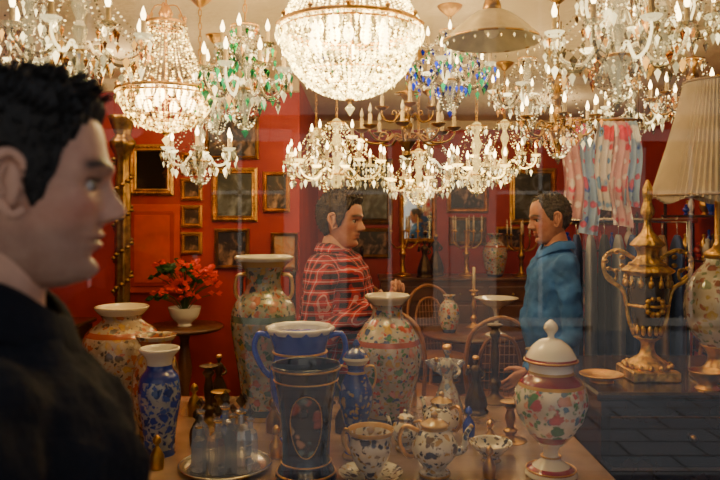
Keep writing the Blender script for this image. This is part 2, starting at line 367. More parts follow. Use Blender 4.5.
def crystal_chandelier(name,x,y,z,R,n,top,bot,metal='gold',lit=True,energy=5,drops=('crys',),cr_='crys',tiers=1,glassarm=True,beads=True):
    mb=MB(); mats=[M[metal],M[cr_],M['candle'],M['bulb'] if lit else M['bulboff']]+[M[d] for d in drops]
    nd=len(drops); am=1 if glassarm else 0
    mb.lathe(prof([(.004,-bot),(.018,-bot+.012),(.010,-bot+.03),(.03,-.45*bot),(.038,-.3*bot),(.014,-.1*bot),(.022,.15*top),(.012,.3*top),(.026,.5*top),(.012,.7*top),(.03,.9*top),(.006,top)],4),n=14,mat=0 if not glassarm else 1,flute=.08,fn=7)
    mb.octa((0,0,-bot-.012),.014,.02,4,0,6)
    mb.lathe([(.03,-.32*bot),(.05,-.28*bot),(.03,-.24*bot)],n=16,mat=0)
    mb.torus((0,0,.9*top),.05,.004,0,20,5)
    tz=.9*top
    for t in range(tiers):
        RR=R*(1-.45*t); zo=t*top*.5; nn=n if t==0 else max(4,n//2)
        ends=[]
        for i in range(nn):
            a=2*pi*(i+.5*t+.25)/nn; ca,sa=cos(a),sin(a)
            pts=cr([(ca*r,sa*r,zo+h) for r,h in((.02,-.28*bot),(.3*RR,-.12*bot),(.55*RR,-.42*bot),(.85*RR,-.38*bot),(RR,-.15*bot),(RR,0))],5)
            mb.tube(pts,[.0065-.0025*k/len(pts) for k in range(len(pts))],6,am)
            if not glassarm:
                mb.tube(cr([(ca*r,sa*r,zo+h) for r,h in((.5*RR,-.40*bot),(.42*RR,-.1*bot),(.55*RR,.0),(.6*RR,-.15*bot),(.52*RR,-.14*bot))],4),.0035,5,0)
            e=Vector((ca*RR,sa*RR,zo)); ends.append(e)
            mb.lathe([(.006,0),(.02,.004),(.030,.014),(.031,.016),(.018,.008),(.006,.012)],e,12,am if not glassarm else 1)
            mb.lathe([(.009,.01),(.012,.02),(.0085,.022),(.0085,.06)],e,10,2)
            mb.lathe([(.004,.06),(.0085,.072),(.009,.08),(.005,.094),(.001,.106)],e,8,3)
            if beads:
                for k in range(6):
                    b_=2*pi*k/6; p=(e.x+.028*cos(b_),e.y+.028*sin(b_),e.z+.01)
                    drop(mb,p,.028+.016*random.random(),4+random.randrange(nd))
                    if k%2==0: drop(mb,(p[0],p[1],p[2]-.04),.03,4+random.randrange(nd),.007)
                q=pts[int(len(pts)*.6)]; drop(mb,(q.x,q.y,q.z-.004),.045,4+random.randrange(nd),.011)
                q=pts[int(len(pts)*.35)]; drop(mb,(q.x,q.y,q.z-.004),.038,4+random.randrange(nd),.009)
        if beads:
            for i,e in enumerate(ends):
                f=ends[(i+1)%nn]
                strand(mb,(0.05*cos(2*pi*(i+.25)/nn),.05*sin(2*pi*(i+.25)/nn),tz),e+Vector((0,0,.01)),.025,int(max(10,RR/.013)),.0042,1)
                strand(mb,(0.05*cos(2*pi*(i+.25)/nn),.05*sin(2*pi*(i+.25)/nn),tz),f+Vector((0,0,.01)),.05,int(max(10,RR/.015)),.0038,1)
                strand(mb,e,f,.28*RR,14,.0045,1)
                md=(e+f)/2; drop(mb,(md.x,md.y,md.z-.28*RR),.045,4+random.randrange(nd),.012)
    if beads:
        for i in range(n*2):
            a=pi*i/n; r=.42*R
            strand(mb,(r*cos(a),r*sin(a),-.38*bot),(0.012*cos(a),.012*sin(a),-bot),.03,10,.0042,1)
            drop(mb,(r*cos(a),r*sin(a),-.40*bot),.034,4+random.randrange(nd),.008)
        for i in range(8):
            a=2*pi*i/8; drop(mb,(.05*cos(a),.05*sin(a),tz),.034,4+random.randrange(nd))
    chain(mb,top,CEIL-z,0)
    ob=mb.build(name,mats,(x,y,z),random.random())
    if lit and energy: add_light('chandelier_light',(x,y,z+.09),energy,.12)
    return ob
def basket_chandelier(name,x,y,z,R,rc,top,bot,cr_='cryslit',energy=20,N1=44):
    mb=MB(); mats=[M['gold'],M[cr_],M['bulb'],M['crys']]
    for (rr,zz,t) in((R,0,.007),(R*.98,-.018,.004),(rc,top,.006),(rc*.98,top-.015,.004),(R*.62,-bot*.68,.004)):
        mb.torus((0,0,zz),rr,t,0,40,6)
    for i in range(12):
        a=2*pi*i/12
        mb.octa((rc*cos(a),rc*sin(a),top+.02),.009,.016,0,a)
        mb.octa((R*cos(a),R*sin(a),.016),.011,.014,0,a)
    for i in range(N1):
        a=2*pi*i/N1; ca,sa=cos(a),sin(a)
        p0=Vector((rc*ca,rc*sa,top)); p1=Vector((R*ca,R*sa,0.0)); n=int((p1-p0).length/.0105)
        for k in range(n):
            t=k/n; r=rc+(R-rc)*(t**1.5); zz=top*(1-t)
            mb.octa((r*ca,r*sa,zz),.0045+.0015*t,.0045,1,random.random()*3)
        nb=int(1.45*R/.0115)
        for k in range(nb):
            t=k/nb*pi/2; r=R*.97*cos(t); zz=-bot*sin(t)
            if r<.018*(1+(i%2)): continue
            if i%2 and r<R*.4: continue
            mb.octa((r*ca,r*sa,zz-.01),.0070,.0065,1,random.random()*3)
        drop(mb,(R*1.02*ca,R*1.02*sa,-.006),.032,1,.007)
        if i%2==0: drop(mb,(rc*1.08*ca,rc*1.08*sa,top-.006),.028,3,.006)
        if i%3==0: drop(mb,(R*.62*ca,R*.62*sa,-bot*.70),.03,1,.007)
    for i in range(6):
        a=2*pi*i/6
        mb.ell((R*.45*cos(a),R*.45*sin(a),.0),(.020,.020,.032),2,8,6)
        mb.ell((R*.55*cos(a+.5),R*.55*sin(a+.5),-.05),(.017,.017,.028),2,8,6)
    mb.lathe([(.006,-bot-.03),(.016,-bot-.02),(.012,-bot),(.006,-bot+.01),(.006,top+.03),(.03,top+.04),(.02,top+.06),(.006,top+.08)],n=12,mat=0)
    mb.octa((0,0,-bot-.045),.017,.022,1,0,6)
    for i in range(4):
        a=2*pi*i/4; mb.tube(cr([(0,0,top+.07),(rc*.6*cos(a),rc*.6*sin(a),top+.07),(rc*cos(a),rc*sin(a),top)],4),.003,5,0)
    chain(mb,top+.08,CEIL-z,0)
    mb.build(name,mats,(x,y,z)); add_light('basket_light',(x,y,z+.03),energy,.1)

basket_chandelier('basket_chandelier',-.033,2.3,2.165,.235,.15,.22,.22,'crysglintbright',26,64)
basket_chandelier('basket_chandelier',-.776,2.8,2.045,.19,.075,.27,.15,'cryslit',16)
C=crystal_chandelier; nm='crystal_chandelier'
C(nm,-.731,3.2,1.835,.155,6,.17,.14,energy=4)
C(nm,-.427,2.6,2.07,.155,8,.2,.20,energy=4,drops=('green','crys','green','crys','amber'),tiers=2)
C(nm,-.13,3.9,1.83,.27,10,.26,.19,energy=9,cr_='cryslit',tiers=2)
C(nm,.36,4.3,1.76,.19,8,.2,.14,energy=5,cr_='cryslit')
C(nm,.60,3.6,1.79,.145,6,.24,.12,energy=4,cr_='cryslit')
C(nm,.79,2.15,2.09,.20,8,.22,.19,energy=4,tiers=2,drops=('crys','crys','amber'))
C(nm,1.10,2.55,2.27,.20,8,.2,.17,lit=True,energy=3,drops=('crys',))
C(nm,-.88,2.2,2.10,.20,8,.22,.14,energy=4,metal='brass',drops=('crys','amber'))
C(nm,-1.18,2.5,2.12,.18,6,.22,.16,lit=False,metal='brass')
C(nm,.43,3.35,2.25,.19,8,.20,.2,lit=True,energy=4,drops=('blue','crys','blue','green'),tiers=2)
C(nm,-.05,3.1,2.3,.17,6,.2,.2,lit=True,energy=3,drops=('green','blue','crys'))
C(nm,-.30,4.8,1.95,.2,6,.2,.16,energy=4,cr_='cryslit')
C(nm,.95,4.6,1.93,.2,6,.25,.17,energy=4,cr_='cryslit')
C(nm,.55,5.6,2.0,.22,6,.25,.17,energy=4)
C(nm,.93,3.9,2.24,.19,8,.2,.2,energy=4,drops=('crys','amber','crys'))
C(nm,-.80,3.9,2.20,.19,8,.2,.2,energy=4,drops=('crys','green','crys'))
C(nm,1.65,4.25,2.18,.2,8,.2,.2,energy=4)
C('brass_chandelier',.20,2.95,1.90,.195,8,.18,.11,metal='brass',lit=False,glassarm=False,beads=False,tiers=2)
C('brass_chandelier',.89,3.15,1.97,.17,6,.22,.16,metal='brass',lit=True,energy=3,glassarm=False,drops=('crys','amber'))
C('brass_chandelier',1.52,3.2,2.08,.18,6,.2,.14,metal='brass',lit=True,energy=6,glassarm=False,drops=('crys','amber'))  # added lit, to brighten the scarves and garments
mb=MB()
mb.lathe(prof([(.03,.10),(.06,.09),(.11,.05),(.15,.012),(.165,0),(.163,-.008),(.148,.004),(.10,.04),(.05,.08),(.01,.09)],4),n=48,flute=.03,fn=12)
mb.lathe([(.006,.17),(.02,.15),(.03,.12),(.034,.098)],n=16,mat=1)
mb.ell((0,0,.04),(.028,.028,.036),2); mb.torus((0,0,-.004),.165,.004,1,48)
for i in range(24):
    a=2*pi*i/24; mb.octa((.163*cos(a),.163*sin(a),-.02),.004,.008,3,0)
chain(mb,.17,CEIL-2.15,1)
mb.build('pendant_lamp',[simple('alabaster_glass',(.45,.38,.24),.35,var=.35,vs=9,emis=(.8,.6,.35),es=.05),M['brass'],M['bulboff'],M['crys']],(.4526,2.4,2.15))

# ---------------------------------------------------------------- furniture
mb=MB()
mb.box((0,0,.785),(1.98,1.45,.03),1,0,.006)
mb.box((0,0,.72),(1.86,1.35,.1),0)
for sx in(-1,1):
    for sy in(-1,1):
        mb.lathe(prof([(.03,0),(.038,.05),(.022,.12),(.035,.3),(.042,.5),(.03,.62),(.045,.67),(.045,.7)],3),(sx*.88,sy*.62,0),14,0)
mb.build('display_table',[M['wood'],M['cloth']],(-.26,2.175,0))
def sideboard(name,x,y,w,d,h,mat,rz=0):
    mb=MB()
    mb.box((0,0,h-.015),(w+.04,d+.04,.03),0,0,.008); mb.box((0,0,h/2+.03),(w,d,h-.12),0)
    nd=max(2,int(w/.45))
    for i in range(nd):
        cx=-w/2+(i+.5)*w/nd
        mb.box((cx,-d/2-.008,h-.15),(w/nd-.05,.02,.14),0,0,.006)
        mb.box((cx,-d/2-.008,h/2-.03),(w/nd-.05,.02,h-.45),0,0,.008)
        mb.ell((cx,-d/2-.028,h-.15),(.012,.014,.012),2,8,6); mb.ell((cx+.1,-d/2-.028,h/2),(.01,.014,.01),2,8,6)
    for sx in(-1,1):
        for sy in(-1,1): mb.lathe([(.02,0),(.03,.03),(.022,.06),(.035,.1)],(sx*(w/2-.05),sy*(d/2-.05),0),10,0)
    return mb.build(name,[mat,M['wood2'],M['brass']],(x,y,0),rz)
sideboard('sideboard',1.42,2.68,1.2,.6,.95,M['wood'])
sideboard('walnut_buffet',.95,6.9,1.5,.5,.95,M['wood2'])
sideboard('wooden_cabinet',-2.0,4.2,.6,.5,.9,M['wood'])
def round_table(name,x,y,r,h):
    mb=MB(); mb.lathe([(.01,h-.03),(r-.02,h-.03),(r,h-.015),(r-.005,h),(.01,h)],n=36)
    mb.lathe(prof([(.03,.12),(.06,.2),(.03,.35),(.05,.5),(.03,h-.1),(.08,h-.03)],4),n=16)
    for k in range(3):
        a=2*pi*k/3; mb.tube(cr([(0,0,.2),(.12*cos(a),.12*sin(a),.16),(.24*cos(a),.24*sin(a),.02)],4),[.028,.026,.024,.022,.02,.02,.018,.018,.018],8)
    return mb.build(name,[M['wood2']],(x,y,0))
round_table('plant_table',-1.19,4.75,.26,.80); round_table('round_table',.78,4.75,.36,.76)
def chair(x,y,rz):
    mb=MB()
    mb.lathe([(.01,.44),(.19,.44),(.205,.452),(.195,.465),(.01,.46)],n=28)
    mb.torus((0,0,.27),.155,.008,0,24,6)
    for sx in(-1,1):
        mb.tube(cr([(.13*sx,-.14,.44),(.15*sx,-.17,.2),(.17*sx,-.19,0)],4),.014,8)
    hoop=cr([(-.19,.21,0),(-.16,.16,.44),(-.19,.2,.7),(-.15,.23,.9),(0,.245,.98),(.15,.23,.9),(.19,.2,.7),(.16,.16,.44),(.19,.21,0)],6)
    mb.tube(hoop,.0135,8)
    mb.tube(cr([(-.10,.165,.45),(-.12,.2,.7),(-.08,.225,.84),(0,.23,.88),(.08,.225,.84),(.12,.2,.7),(.10,.165,.45)],5),.010,8)
    for k in range(7):
        z=.52+k*.05; w_=.10-.002*abs(k-3)**2; mb.tube([(-w_,.18+k*.007,z),(w_,.18+k*.007,z)],.0025,4)
    for k in range(-3,4): mb.tube([(k*.028,.168,.47),(k*.026,.228,.87)],.0025,4)
    return mb.build('bentwood_chair',[M['bent']],(x,y,0),rz)
chair(.32,4.35,2.6); chair(.62,5.45,.3); chair(1.36,5.05,-1.0); chair(2.2,4.9,-.4); chair(.78,4.12,3.14); chair(.15,5.5,.5)

# ---------------------------------------------------------------- pictures on the wall
def canvas(name,cols,sc=6):
    m,nt,b=newmat(name); L=nt.links
    tc=N(nt,'ShaderNodeTexCoord'); no=N(nt,'ShaderNodeTexNoise'); no.inputs['Scale'].default_value=sc; no.inputs['Detail'].default_value=5; no.inputs['Distortion'].default_value=1.2
    L.new(tc.outputs['Object'],no.inputs['Vector']); r=N(nt,'ShaderNodeValToRGB')
    for i,c in enumerate(cols):
        p=.3+.4*i/(len(cols)-1)
        e=r.color_ramp.elements[0] if i==0 else (r.color_ramp.elements[1] if i==1 else r.color_ramp.elements.new(p))
        e.position=p; e.color=(*c,1)
    L.new(no.outputs['Fac'],r.inputs['Fac']); L.new(r.outputs['Color'],b.inputs['Base Color']); b.inputs['Roughness'].default_value=.35
    return m
cv=[canvas('canvas_landscape',[(.02,.02,.015),(.08,.07,.04),(.26,.28,.28)]),canvas('canvas_portrait',[(.012,.008,.006),(.04,.02,.012),(.45,.25,.14)],9),canvas('canvas_bright',[(.5,.42,.3),(.6,.25,.08),(.15,.12,.1)],10)]
MIR=simple('mirror_glass',(.75,.75,.72),.03,1,var=.02)
def frame(name,x,y,z,w,h,fw,art,fm='gold'):
    mb=MB()
    pr=[(0,0),(0,-.025),(fw*.35,-.035),(fw*.6,-.018),(fw*.85,-.024),(fw,-.008),(fw,0)]
    rings=[]
    for (sx,sz) in((-1,-1),(1,-1),(1,1),(-1,1)):
        rings.append([(sx*(w/2-o),d,sz*(h/2-o)) for o,d in pr])
    mb.rings(rings,0,False,False,True)
    if fw>.03:
        for i in range(10):
            for s in(-1,1):
                mb.ell((-w/2+fw/2+(w-fw)*i/9,-.025,s*(h/2-fw*.4)),(.012,.01,.010),0,6,5)
                mb.ell((s*(w/2-fw*.4),-.025,-h/2+fw/2+(h-fw)*i/9),(.010,.01,.012),0,6,5)
    mb.add([(-w/2+fw,-.006,-h/2+fw),(w/2-fw,-.006,-h/2+fw),(w/2-fw,-.006,h/2-fw),(-w/2+fw,-.006,h/2-fw)],[(0,1,2,3)],1,False)
    return mb.build(name,[M[fm],art],(x,y,z))
frame('gilt_mirror',-1.545,5.199,1.884,.33,.38,.05,MIR)
for z in(1.93,1.74,1.54,1.34): frame('small_framed_picture',-1.248,5.199,z,.16,.165,.03,cv[1])
frame('framed_painting',-.93,5.199,1.70,.34,.40,.045,cv[0])
frame('framed_painting',-.56,5.199,1.28,.2,.28,.025,cv[2],'brass')
frame('framed_painting',-.62,5.199,1.72,.2,.3,.03,cv[1])
frame('framed_painting',-.95,5.199,1.30,.26,.3,.03,cv[1],'brass')
frame('framed_painting',-.95,5.199,2.12,.40,.32,.03,cv[1],'brass')
frame('framed_painting',1.85,7.499,1.75,.5,.6,.06,cv[0])
frame('framed_painting',1.15,7.499,1.85,.45,.55,.05,cv[1])
frame('framed_painting',.1,7.499,1.8,.5,.7,.06,cv[0],'brass')
frame('gilt_mirror',.62,7.499,1.6,.4,.7,.05,MIR)
frame('framed_painting',2.5,7.499,1.8,.5,.7,.06,cv[1])
frame('framed_painting',1.15,7.499,1.38,.4,.3,.04,cv[0],'brass'); frame('framed_painting',1.6,7.499,1.3,.3,.25,.03,cv[1])
frame('framed_painting',.1,7.499,1.25,.45,.32,.04,cv[1],'brass')
mb=MB(); mb.box((0,0,0),(.40,.03,.66),0,0,.01); mb.box((0,-.018,0),(.32,.02,.56),1,0,.008); mb.box((0,-.03,0),(.26,.01,.50),0,0,.004)
mb.build('wall_panel',[simple('orange_red_panel',(.62,.07,.014),.4),simple('panel_moulding',(.42,.03,.008),.4)],(-1.53,5.18,1.30))
def ornament_shelf(name,x,y,w,hs,rz=0):
    mb=MB(); rnd=random.Random(int(x*100)+5)
    H=hs[-1]+.32
    for s in(-1,1):
        for d in(-.12,.12): mb.lathe([(.012,0),(.018,.05),(.012,.3),(.018,H*.6),(.012,H),(.02,H+.03),(.004,H+.06)],(s*w/2,d,0),8,0)
    for h in hs:
        mb.box((0,0,h-.01),(w+.04,.3,.02),0,0,.004)
        xx=-w/2+.06
        while xx<w/2-.04:
            r=rnd.uniform(.022,.05); hh=rnd.uniform(.09,.24); m=rnd.choice([1,2,3,4,5])
            mb.lathe(prof([(r*.6,h),(r*.65,h+.01),(r*.4,h+.02),(r,h+hh*.4),(r*.8,h+hh*.65),(r*.35,h+hh*.8),(r*.5,h+hh*.93),(r*.15,h+hh)],3),(xx,rnd.uniform(-.05,.05),0),14,m)
            xx+=r*2+rnd.uniform(.01,.03)
    return mb.build(name,[M['wood'],M['white'],M['gold'],M['bronze'],M['cobalt'],simple('red_glass_ornament',(.4,.02,.02),.1,coat=.5)],(x,y,0),rz)
ornament_shelf('ornament_shelf',2.35,7.2,.9,[.5,.85,1.2])
ornament_shelf('small_ornament_stand',-.16,7.2,.36,[.5,.85])
ornament_shelf('display_etagere',2.78,5.6,1.0,[.5,.85,1.2,1.55],radians(90))
ornament_shelf('whatnot_stand',-.65,4.97,.34,[.45,.78])
mb=MB(); mb.box((0,0,.06),(.24,.24,.12),0,0,.01)
mb.lathe(prof([(.1,.12),(.07,.2),(.09,.3),(.05,.45),(.045,1.0),(.05,1.6),(.04,1.9),(.08,2.02),(.05,2.08),(.09,2.2)],4),n=24,flute=.12,fn=6)
for i in range(60):
    a=i*.7; z=.5+i*.024; mb.ell((.055*cos(a),.055*sin(a),z),(.02,.02,.014),0,6,5)
mb.build('gilded_column',[simple('dark_gilt',(.35,.2,.06),.35,.9,var=.5,vs=20)],(-1.56,4.6,0))
mb=MB(); mb.box((0,0,.05),(.2,.2,.1),0,0,.01); mb.lathe(prof([(.08,.1),(.05,.2),(.045,1.0),(.06,1.3),(.12,1.4),(.14,1.55),(.06,1.62),(.05,1.72),(.0,1.78)],4),n=24)
mb.build('pedestal_urn',[M['bronze']],(-1.95,3.6,0))

# ---------------------------------------------------------------- porcelain etc
T=.80
IM=[(.42,.05,.02),(.05,.09,.24),(.5,.3,.07),(.07,.2,.09),(.55,.22,.18)]
g=(.45,.26,.06)
def vase(name,x,y,z,pts,mats,n=40,handles=None,extra=None,flute=0,fn=8):
    mb=MB(); mb.lathe(prof(pts,5),n=n,flute=flute,fn=fn)
    if handles:
        for s in(-1,1):
            mb.tube(cr([(s*r,0,h) for r,h in handles['p']],5),handles.get('r',.008),8,handles.get('m',0),flat=.8)
    if extra: extra(mb)
    return mb.build(name,mats,(x,y,z))
mA=painted('famille_rose_porcelain',(.36,.33,.24),[(.35,.09,.04),(.08,.14,.08),(.05,.08,.12),(.4,.25,.08),(.42,.2,.15)],.6,15,.7,[(0,g),(.03,(.06,.08,.07)),(.07,None),(.6,(.08,.13,.09)),(.64,None),(.93,(.4,.24,.08)),(.965,(.55,.5,.38))])
vase('famille_rose_vase',-.357,2.6,T,[(.0,0),(.075,0),(.08,.02),(.085,.1),(.11,.26),(.122,.35),(.11,.42),(.07,.47),(.064,.52),(.082,.56),(.108,.585),(.108,.598),(.098,.59),(.06,.54),(.0,.52)],[mA,M['gold']],handles={'p':[(.068,.53),(.1,.52),(.105,.46),(.085,.43)],'m':1,'r':.009})
def bx(mb):
    mb.torus((0,0,.302),.088,.004,1); mb.torus((0,0,.04),.05,.005,1)
vase('cobalt_blue_vase',-.197,2.3,T,[(.0,0),(.072,0),(.07,.015),(.045,.04),(.06,.08),(.092,.15),(.1,.22),(.088,.28),(.086,.31),(.098,.35),(.108,.375)],[M['cobalt'],M['gold'],M['white']],handles={'p':[(.09,.35),(.135,.36),(.15,.31),(.125,.25),(.097,.22)],'m':0,'r':.012},
  extra=lambda mb:(bx(mb),mb.lathe(prof([(.104,.365),(.112,.378),(.106,.386),(.095,.375),(.07,.33),(.0,.30)],4),n=48,mat=2,flute=.03,fn=12)))
# navy beaker with a painted figure panel
mC=simple('navy_beaker_porcelain',(.005,.007,.025),.12,coat=.7,var=.3)
mCp=painted('beaker_panel_painting',(.03,.025,.03),[(.42,.24,.15),(.12,.18,.2),(.36,.28,.2),(.02,.02,.03),(.25,.06,.05)],1,8,.55)
mb=MB(); bpr=prof([(.0,0),(.082,0),(.083,.02),(.07,.05),(.068,.1),(.076,.2),(.09,.28),(.099,.315),(.099,.32),(.094,.315),(.07,.2),(.0,.1)],5)
mb.lathe(bpr,n=48)
mb.torus((0,0,.317),.098,.003,1,48); mb.torus((0,0,.02),.083,.003,1,48); mb.torus((0,0,.05),.071,.002,1,48); mb.torus((0,0,.282),.0915,.002,1,48)
def brad(z):
    return .068+(.0)*z if z<.1 else .068+(z-.1)*.1 if z<.2 else .078+(z-.2)*.16
rs_=[]; outer=[]
for j in range(33):
    a=2*pi*j/32; outer.append((a,.165+.085*sin(a),.62*cos(a)))
for (i_,k) in((0,1.0),(1,.96)):
    pass
vs=[];fs=[]
NR=10
for r_ in range(NR+1):
    for j in range(32):
        a=2*pi*j/32; q=r_/NR
        z=.165+.088*q*sin(a); th=-pi/2+.08+.60*q*cos(a); rr=brad(z)+.0022
        vs.append((rr*cos(th),rr*sin(th),z))
for r_ in range(NR):
    for j in range(32):
        k=(j+1)%32; fs.append((r_*32+j,r_*32+k,(r_+1)*32+k,(r_+1)*32+j))
mb.add(vs,fs,2)
mb.tube([vs[NR*32+j] for j in range(32)],.0016,5,1,closed=True)
mb.build('navy_beaker_vase',[mC,M['gold'],mCp],(-.154,2.0,T))
mD=painted('imari_porcelain',(.50,.44,.36),IM,.457,16,.6,[(0,(.08,.1,.22)),(.05,None),(.62,(.35,.08,.04)),(.66,None),(.93,(.6,.52,.4))])
vase('imari_porcelain_vase',.10,2.55,T,[(.0,0),(.07,0),(.075,.02),(.095,.1),(.122,.22),(.118,.29),(.085,.35),(.058,.385),(.056,.42),(.08,.447),(.08,.46),(.07,.455),(.045,.42),(.0,.4)],[mD,M['gold']],n=48,flute=.015,fn=8)
mE=painted('floral_urn_porcelain',(.74,.70,.62),[(.5,.10,.12),(.08,.22,.10),(.12,.2,.3),(.6,.3,.22),(.1,.25,.12)],.447,12,.7,[(0,(.75,.72,.65)),(.035,(.30,.03,.04)),(.06,(.75,.72,.65)),(.22,(.28,.03,.04)),(.27,None),(.58,g),(.60,(.24,.02,.03)),(.66,g),(.675,(.82,.8,.74)),(.73,(.30,.04,.05)),(.76,(.82,.8,.74))])
vase('lidded_porcelain_urn',.551,2.02,T,[(.0,0),(.068,0),(.07,.015),(.05,.03),(.026,.05),(.022,.075),(.045,.10),(.085,.15),(.103,.20),(.102,.24),(.085,.275),(.066,.295),(.062,.315),(.074,.33),(.074,.335),(.07,.345),(.055,.37),(.03,.39),(.012,.395),(.010,.405),(.02,.42),(.017,.435),(.004,.448)],[mE,M['gold']],n=48,
   extra=lambda mb:(mb.torus((0,0,.332),.075,.003,1),mb.torus((0,0,.055),.027,.003,1),mb.torus((0,0,.02),.07,.002,1)))
mF=painted('satsuma_porcelain',(.45,.32,.2),[(.4,.10,.03),(.5,.28,.08),(.12,.08,.06),(.5,.4,.28)],.41,15,.7,[(0,g),(.05,None),(.75,(.35,.07,.03)),(.79,None),(.93,(.65,.54,.36))])
vase('satsuma_vase',-.884,2.6,T,[(.0,0),(.08,0),(.085,.02),(.12,.12),(.142,.24),(.13,.31),(.085,.35),(.07,.37),(.095,.40),(.097,.412),(.085,.405),(.05,.37),(.0,.35)],[mF])
mG=painted('blue_white_porcelain',(.30,.33,.42),[(.02,.05,.35),(.03,.08,.42),(.015,.04,.22)],.333,15,.75,[(0,(.02,.05,.3)),(.06,None),(.7,(.02,.05,.35)),(.84,(.65,.62,.56))])
vase('blue_white_vase',-.63,2.2,T,[(.0,0),(.045,0),(.047,.01),(.052,.08),(.066,.18),(.06,.24),(.04,.27),(.042,.3),(.062,.325),(.062,.333),(.054,.328),(.03,.28),(.0,.27)],[mG])
vase('satsuma_vase',-.70,2.40,T,[(.0,0),(.05,0),(.055,.02),(.075,.1),(.080,.18),(.065,.26),(.045,.29),(.066,.33),(.068,.34),(.055,.333),(.03,.28),(.0,.27)],[mF])
mH=painted('blue_gilt_porcelain',(.02,.05,.34),[(.5,.3,.08),(.03,.08,.4),(.25,.25,.35)],.36,14,.3,[(0,g),(.04,None),(.72,g),(.74,(.02,.05,.35)),(.80,(.5,.48,.4)),(.86,None)])
vase('small_blue_vase',-.012,2.17,T,[(.0,0),(.04,0),(.04,.012),(.022,.03),(.03,.08),(.05,.16),(.052,.21),(.035,.25),(.025,.275),(.04,.30),(.042,.305),(.03,.325),(.01,.34),(.012,.35),(.004,.365)],[mH,M['gold']],handles={'p':[(.028,.28),(.055,.28),(.06,.24),(.048,.21)],'m':1,'r':.004})
mI=painted('gilt_black_white_porcelain',(.66,.62,.54),[(.03,.03,.06),(.4,.25,.08),(.03,.04,.1),(.12,.08,.06)],.14,15,.45,[(0,g),(.06,None),(.95,g)])
def cup(x,y,s=1,name='porcelain_cup',z=T):
    mb=MB()
    mb.lathe(prof([(.0,.004),(.05,.0),(.055,.004),(.088,.022),(.087,.026),(.05,.012),(.0,.012)],4),n=36)
    mb.lathe(prof([(.0,.012),(.032,.012),(.03,.024),(.045,.05),(.06,.09),(.058,.12),(.066,.142),(.063,.144),(.052,.118),(.05,.08),(.0,.04)],4),n=32)
    mb.tube(cr([(.058,0,.12),(.085,0,.13),(.092,0,.10),(.075,0,.07),(.054,0,.065)],5),.006,8,1)
    return mb.build(name,[mI,M['gold']],(x,y,z),2.6)
cup(.03,1.98)
def jug(x,y,name,h=.15,rz=0,z=T,mat=None,m2=None):
    mb=MB(); k=h/.15
    mb.lathe([(r*k,q*k) for r,q in prof([(.0,0),(.04,0),(.042,.01),(.03,.02),(.055,.05),(.066,.08),(.05,.115),(.036,.13),(.04,.14),(.036,.146),(.02,.155),(.008,.16),(.01,.17),(.002,.178)],4)],n=32)
    mb.tube([p*k for p in cr([(.055,0,.06),(.085,0,.07),(.092,0,.11),(.11,0,.135)],5)],[.014*k,.014*k,.013*k,.013*k,.012*k,.011*k,.01*k,.01*k,.009*k,.009*k,.008*k,.008*k,.008*k,.007*k,.007*k,.007*k],8)
    mb.tube([p*k for p in cr([(-.045,0,.125),(-.085,0,.14),(-.1,0,.10),(-.08,0,.06),(-.06,0,.055)],5)],.006*k,8,1)
    return mb.build(name,[mat or mI,m2 or M['gold']],(x,y,z),rz)
jug(.215,2.02,'porcelain_teapot',.155,.15); jug(.27,2.32,'porcelain_teapot',.14,2.2)
jug(.145,2.24,'cream_jug',.11,2.4)
def figurine(name,x,y,h,mat,z=T,rz=0):
    mb=MB(); k=h/.286
    mb.lathe([(r*k,q*k) for r,q in prof([(.0,0),(.055,0),(.055,.012),(.05,.02),(.052,.05),(.042,.09),(.028,.13),(.017,.16),(.022,.19),(.027,.21),(.018,.228),(.008,.234),(.008,.242)],4)],n=30,flute=.08,fn=9)
    mb.ell((0,0,.258*k),(.014*k,.015*k,.018*k)); mb.ell((.0,-.0,.270*k),(.018*k,.018*k,.012*k),1)
    mb.tube([p*k for p in cr([(0.024,0,.212),(.042,-.01,.185),(.022,-.035,.172)],4)],[.007*k]*9,8); mb.tube([p*k for p in cr([(-.024,0,.212),(-.045,-.005,.19),(-.042,-.03,.225)],4)],[.007*k]*9,8)
    mb.ell((-.042*k,-.032*k,.232*k),(.008*k,.008*k,.009*k),1,8,6)
    return mb.build(name,[mat,M['gold']],(x,y,z),rz)
figw=painted('figurine_porcelain',(.62,.58,.54),[(.4,.25,.25),(.2,.25,.35),(.5,.4,.25)],.28,20,.45)
figurine('lady_figurine',.314,2.52,.29,figw)
figurine('bronze_statuette',.62,6.72,.38,M['bronze'],.95); figurine('bronze_statuette',.75,6.95,.42,M['bronze'],.95)
figurine('bronze_figurine',-.56,2.78,.2,M['bronze'])
figurine('bronze_figurine',-.15,2.78,.24,M['bronze']); figurine('bronze_figurine',.44,2.66,.22,M['bronze'])
DG=crystal('cut_glass',(.85,.82,.78),.3,(.9,.85,.8),.5,4,.15)  # faint sparkle emitted by the glass itself
def decanter(x,y,h):
    mb=MB(); k=h/.19
    mb.lathe([(r*k,q*k) for r,q in [(.0,0),(.024,0),(.026,.01),(.026,.08),(.022,.1),(.009,.115),(.008,.14),(.014,.146),(.006,.148),(.006,.152)]],n=8,smooth=False)
    mb.octa((0,0,.168*k),.014*k,.018*k,0,.3,6,.5); mb.torus((0,0,.14*k),.010*k,.0025,1,12,5)
    mb.build('glass_decanter',[DG,M['gold']],(x,y,T+.006),random.random())
mb=MB(); mb.lathe([(.0,0),(.12,0),(.135,.012),(.13,.014),(.118,.005),(.0,.005)],n=40); mb.torus((0,0,.013),.134,.004,0,40,6)
mb.build('silver_tray',[M['silver']],(-.40,2.08,T))
for i,(dx,dy) in enumerate([(-.07,-.04),(-.01,-.06),(.055,-.045),(.07,.03),(-.08,.03),(0,.0),(.01,.07)]): decanter(-.40+dx,2.08+dy,.17+.03*(i%3))
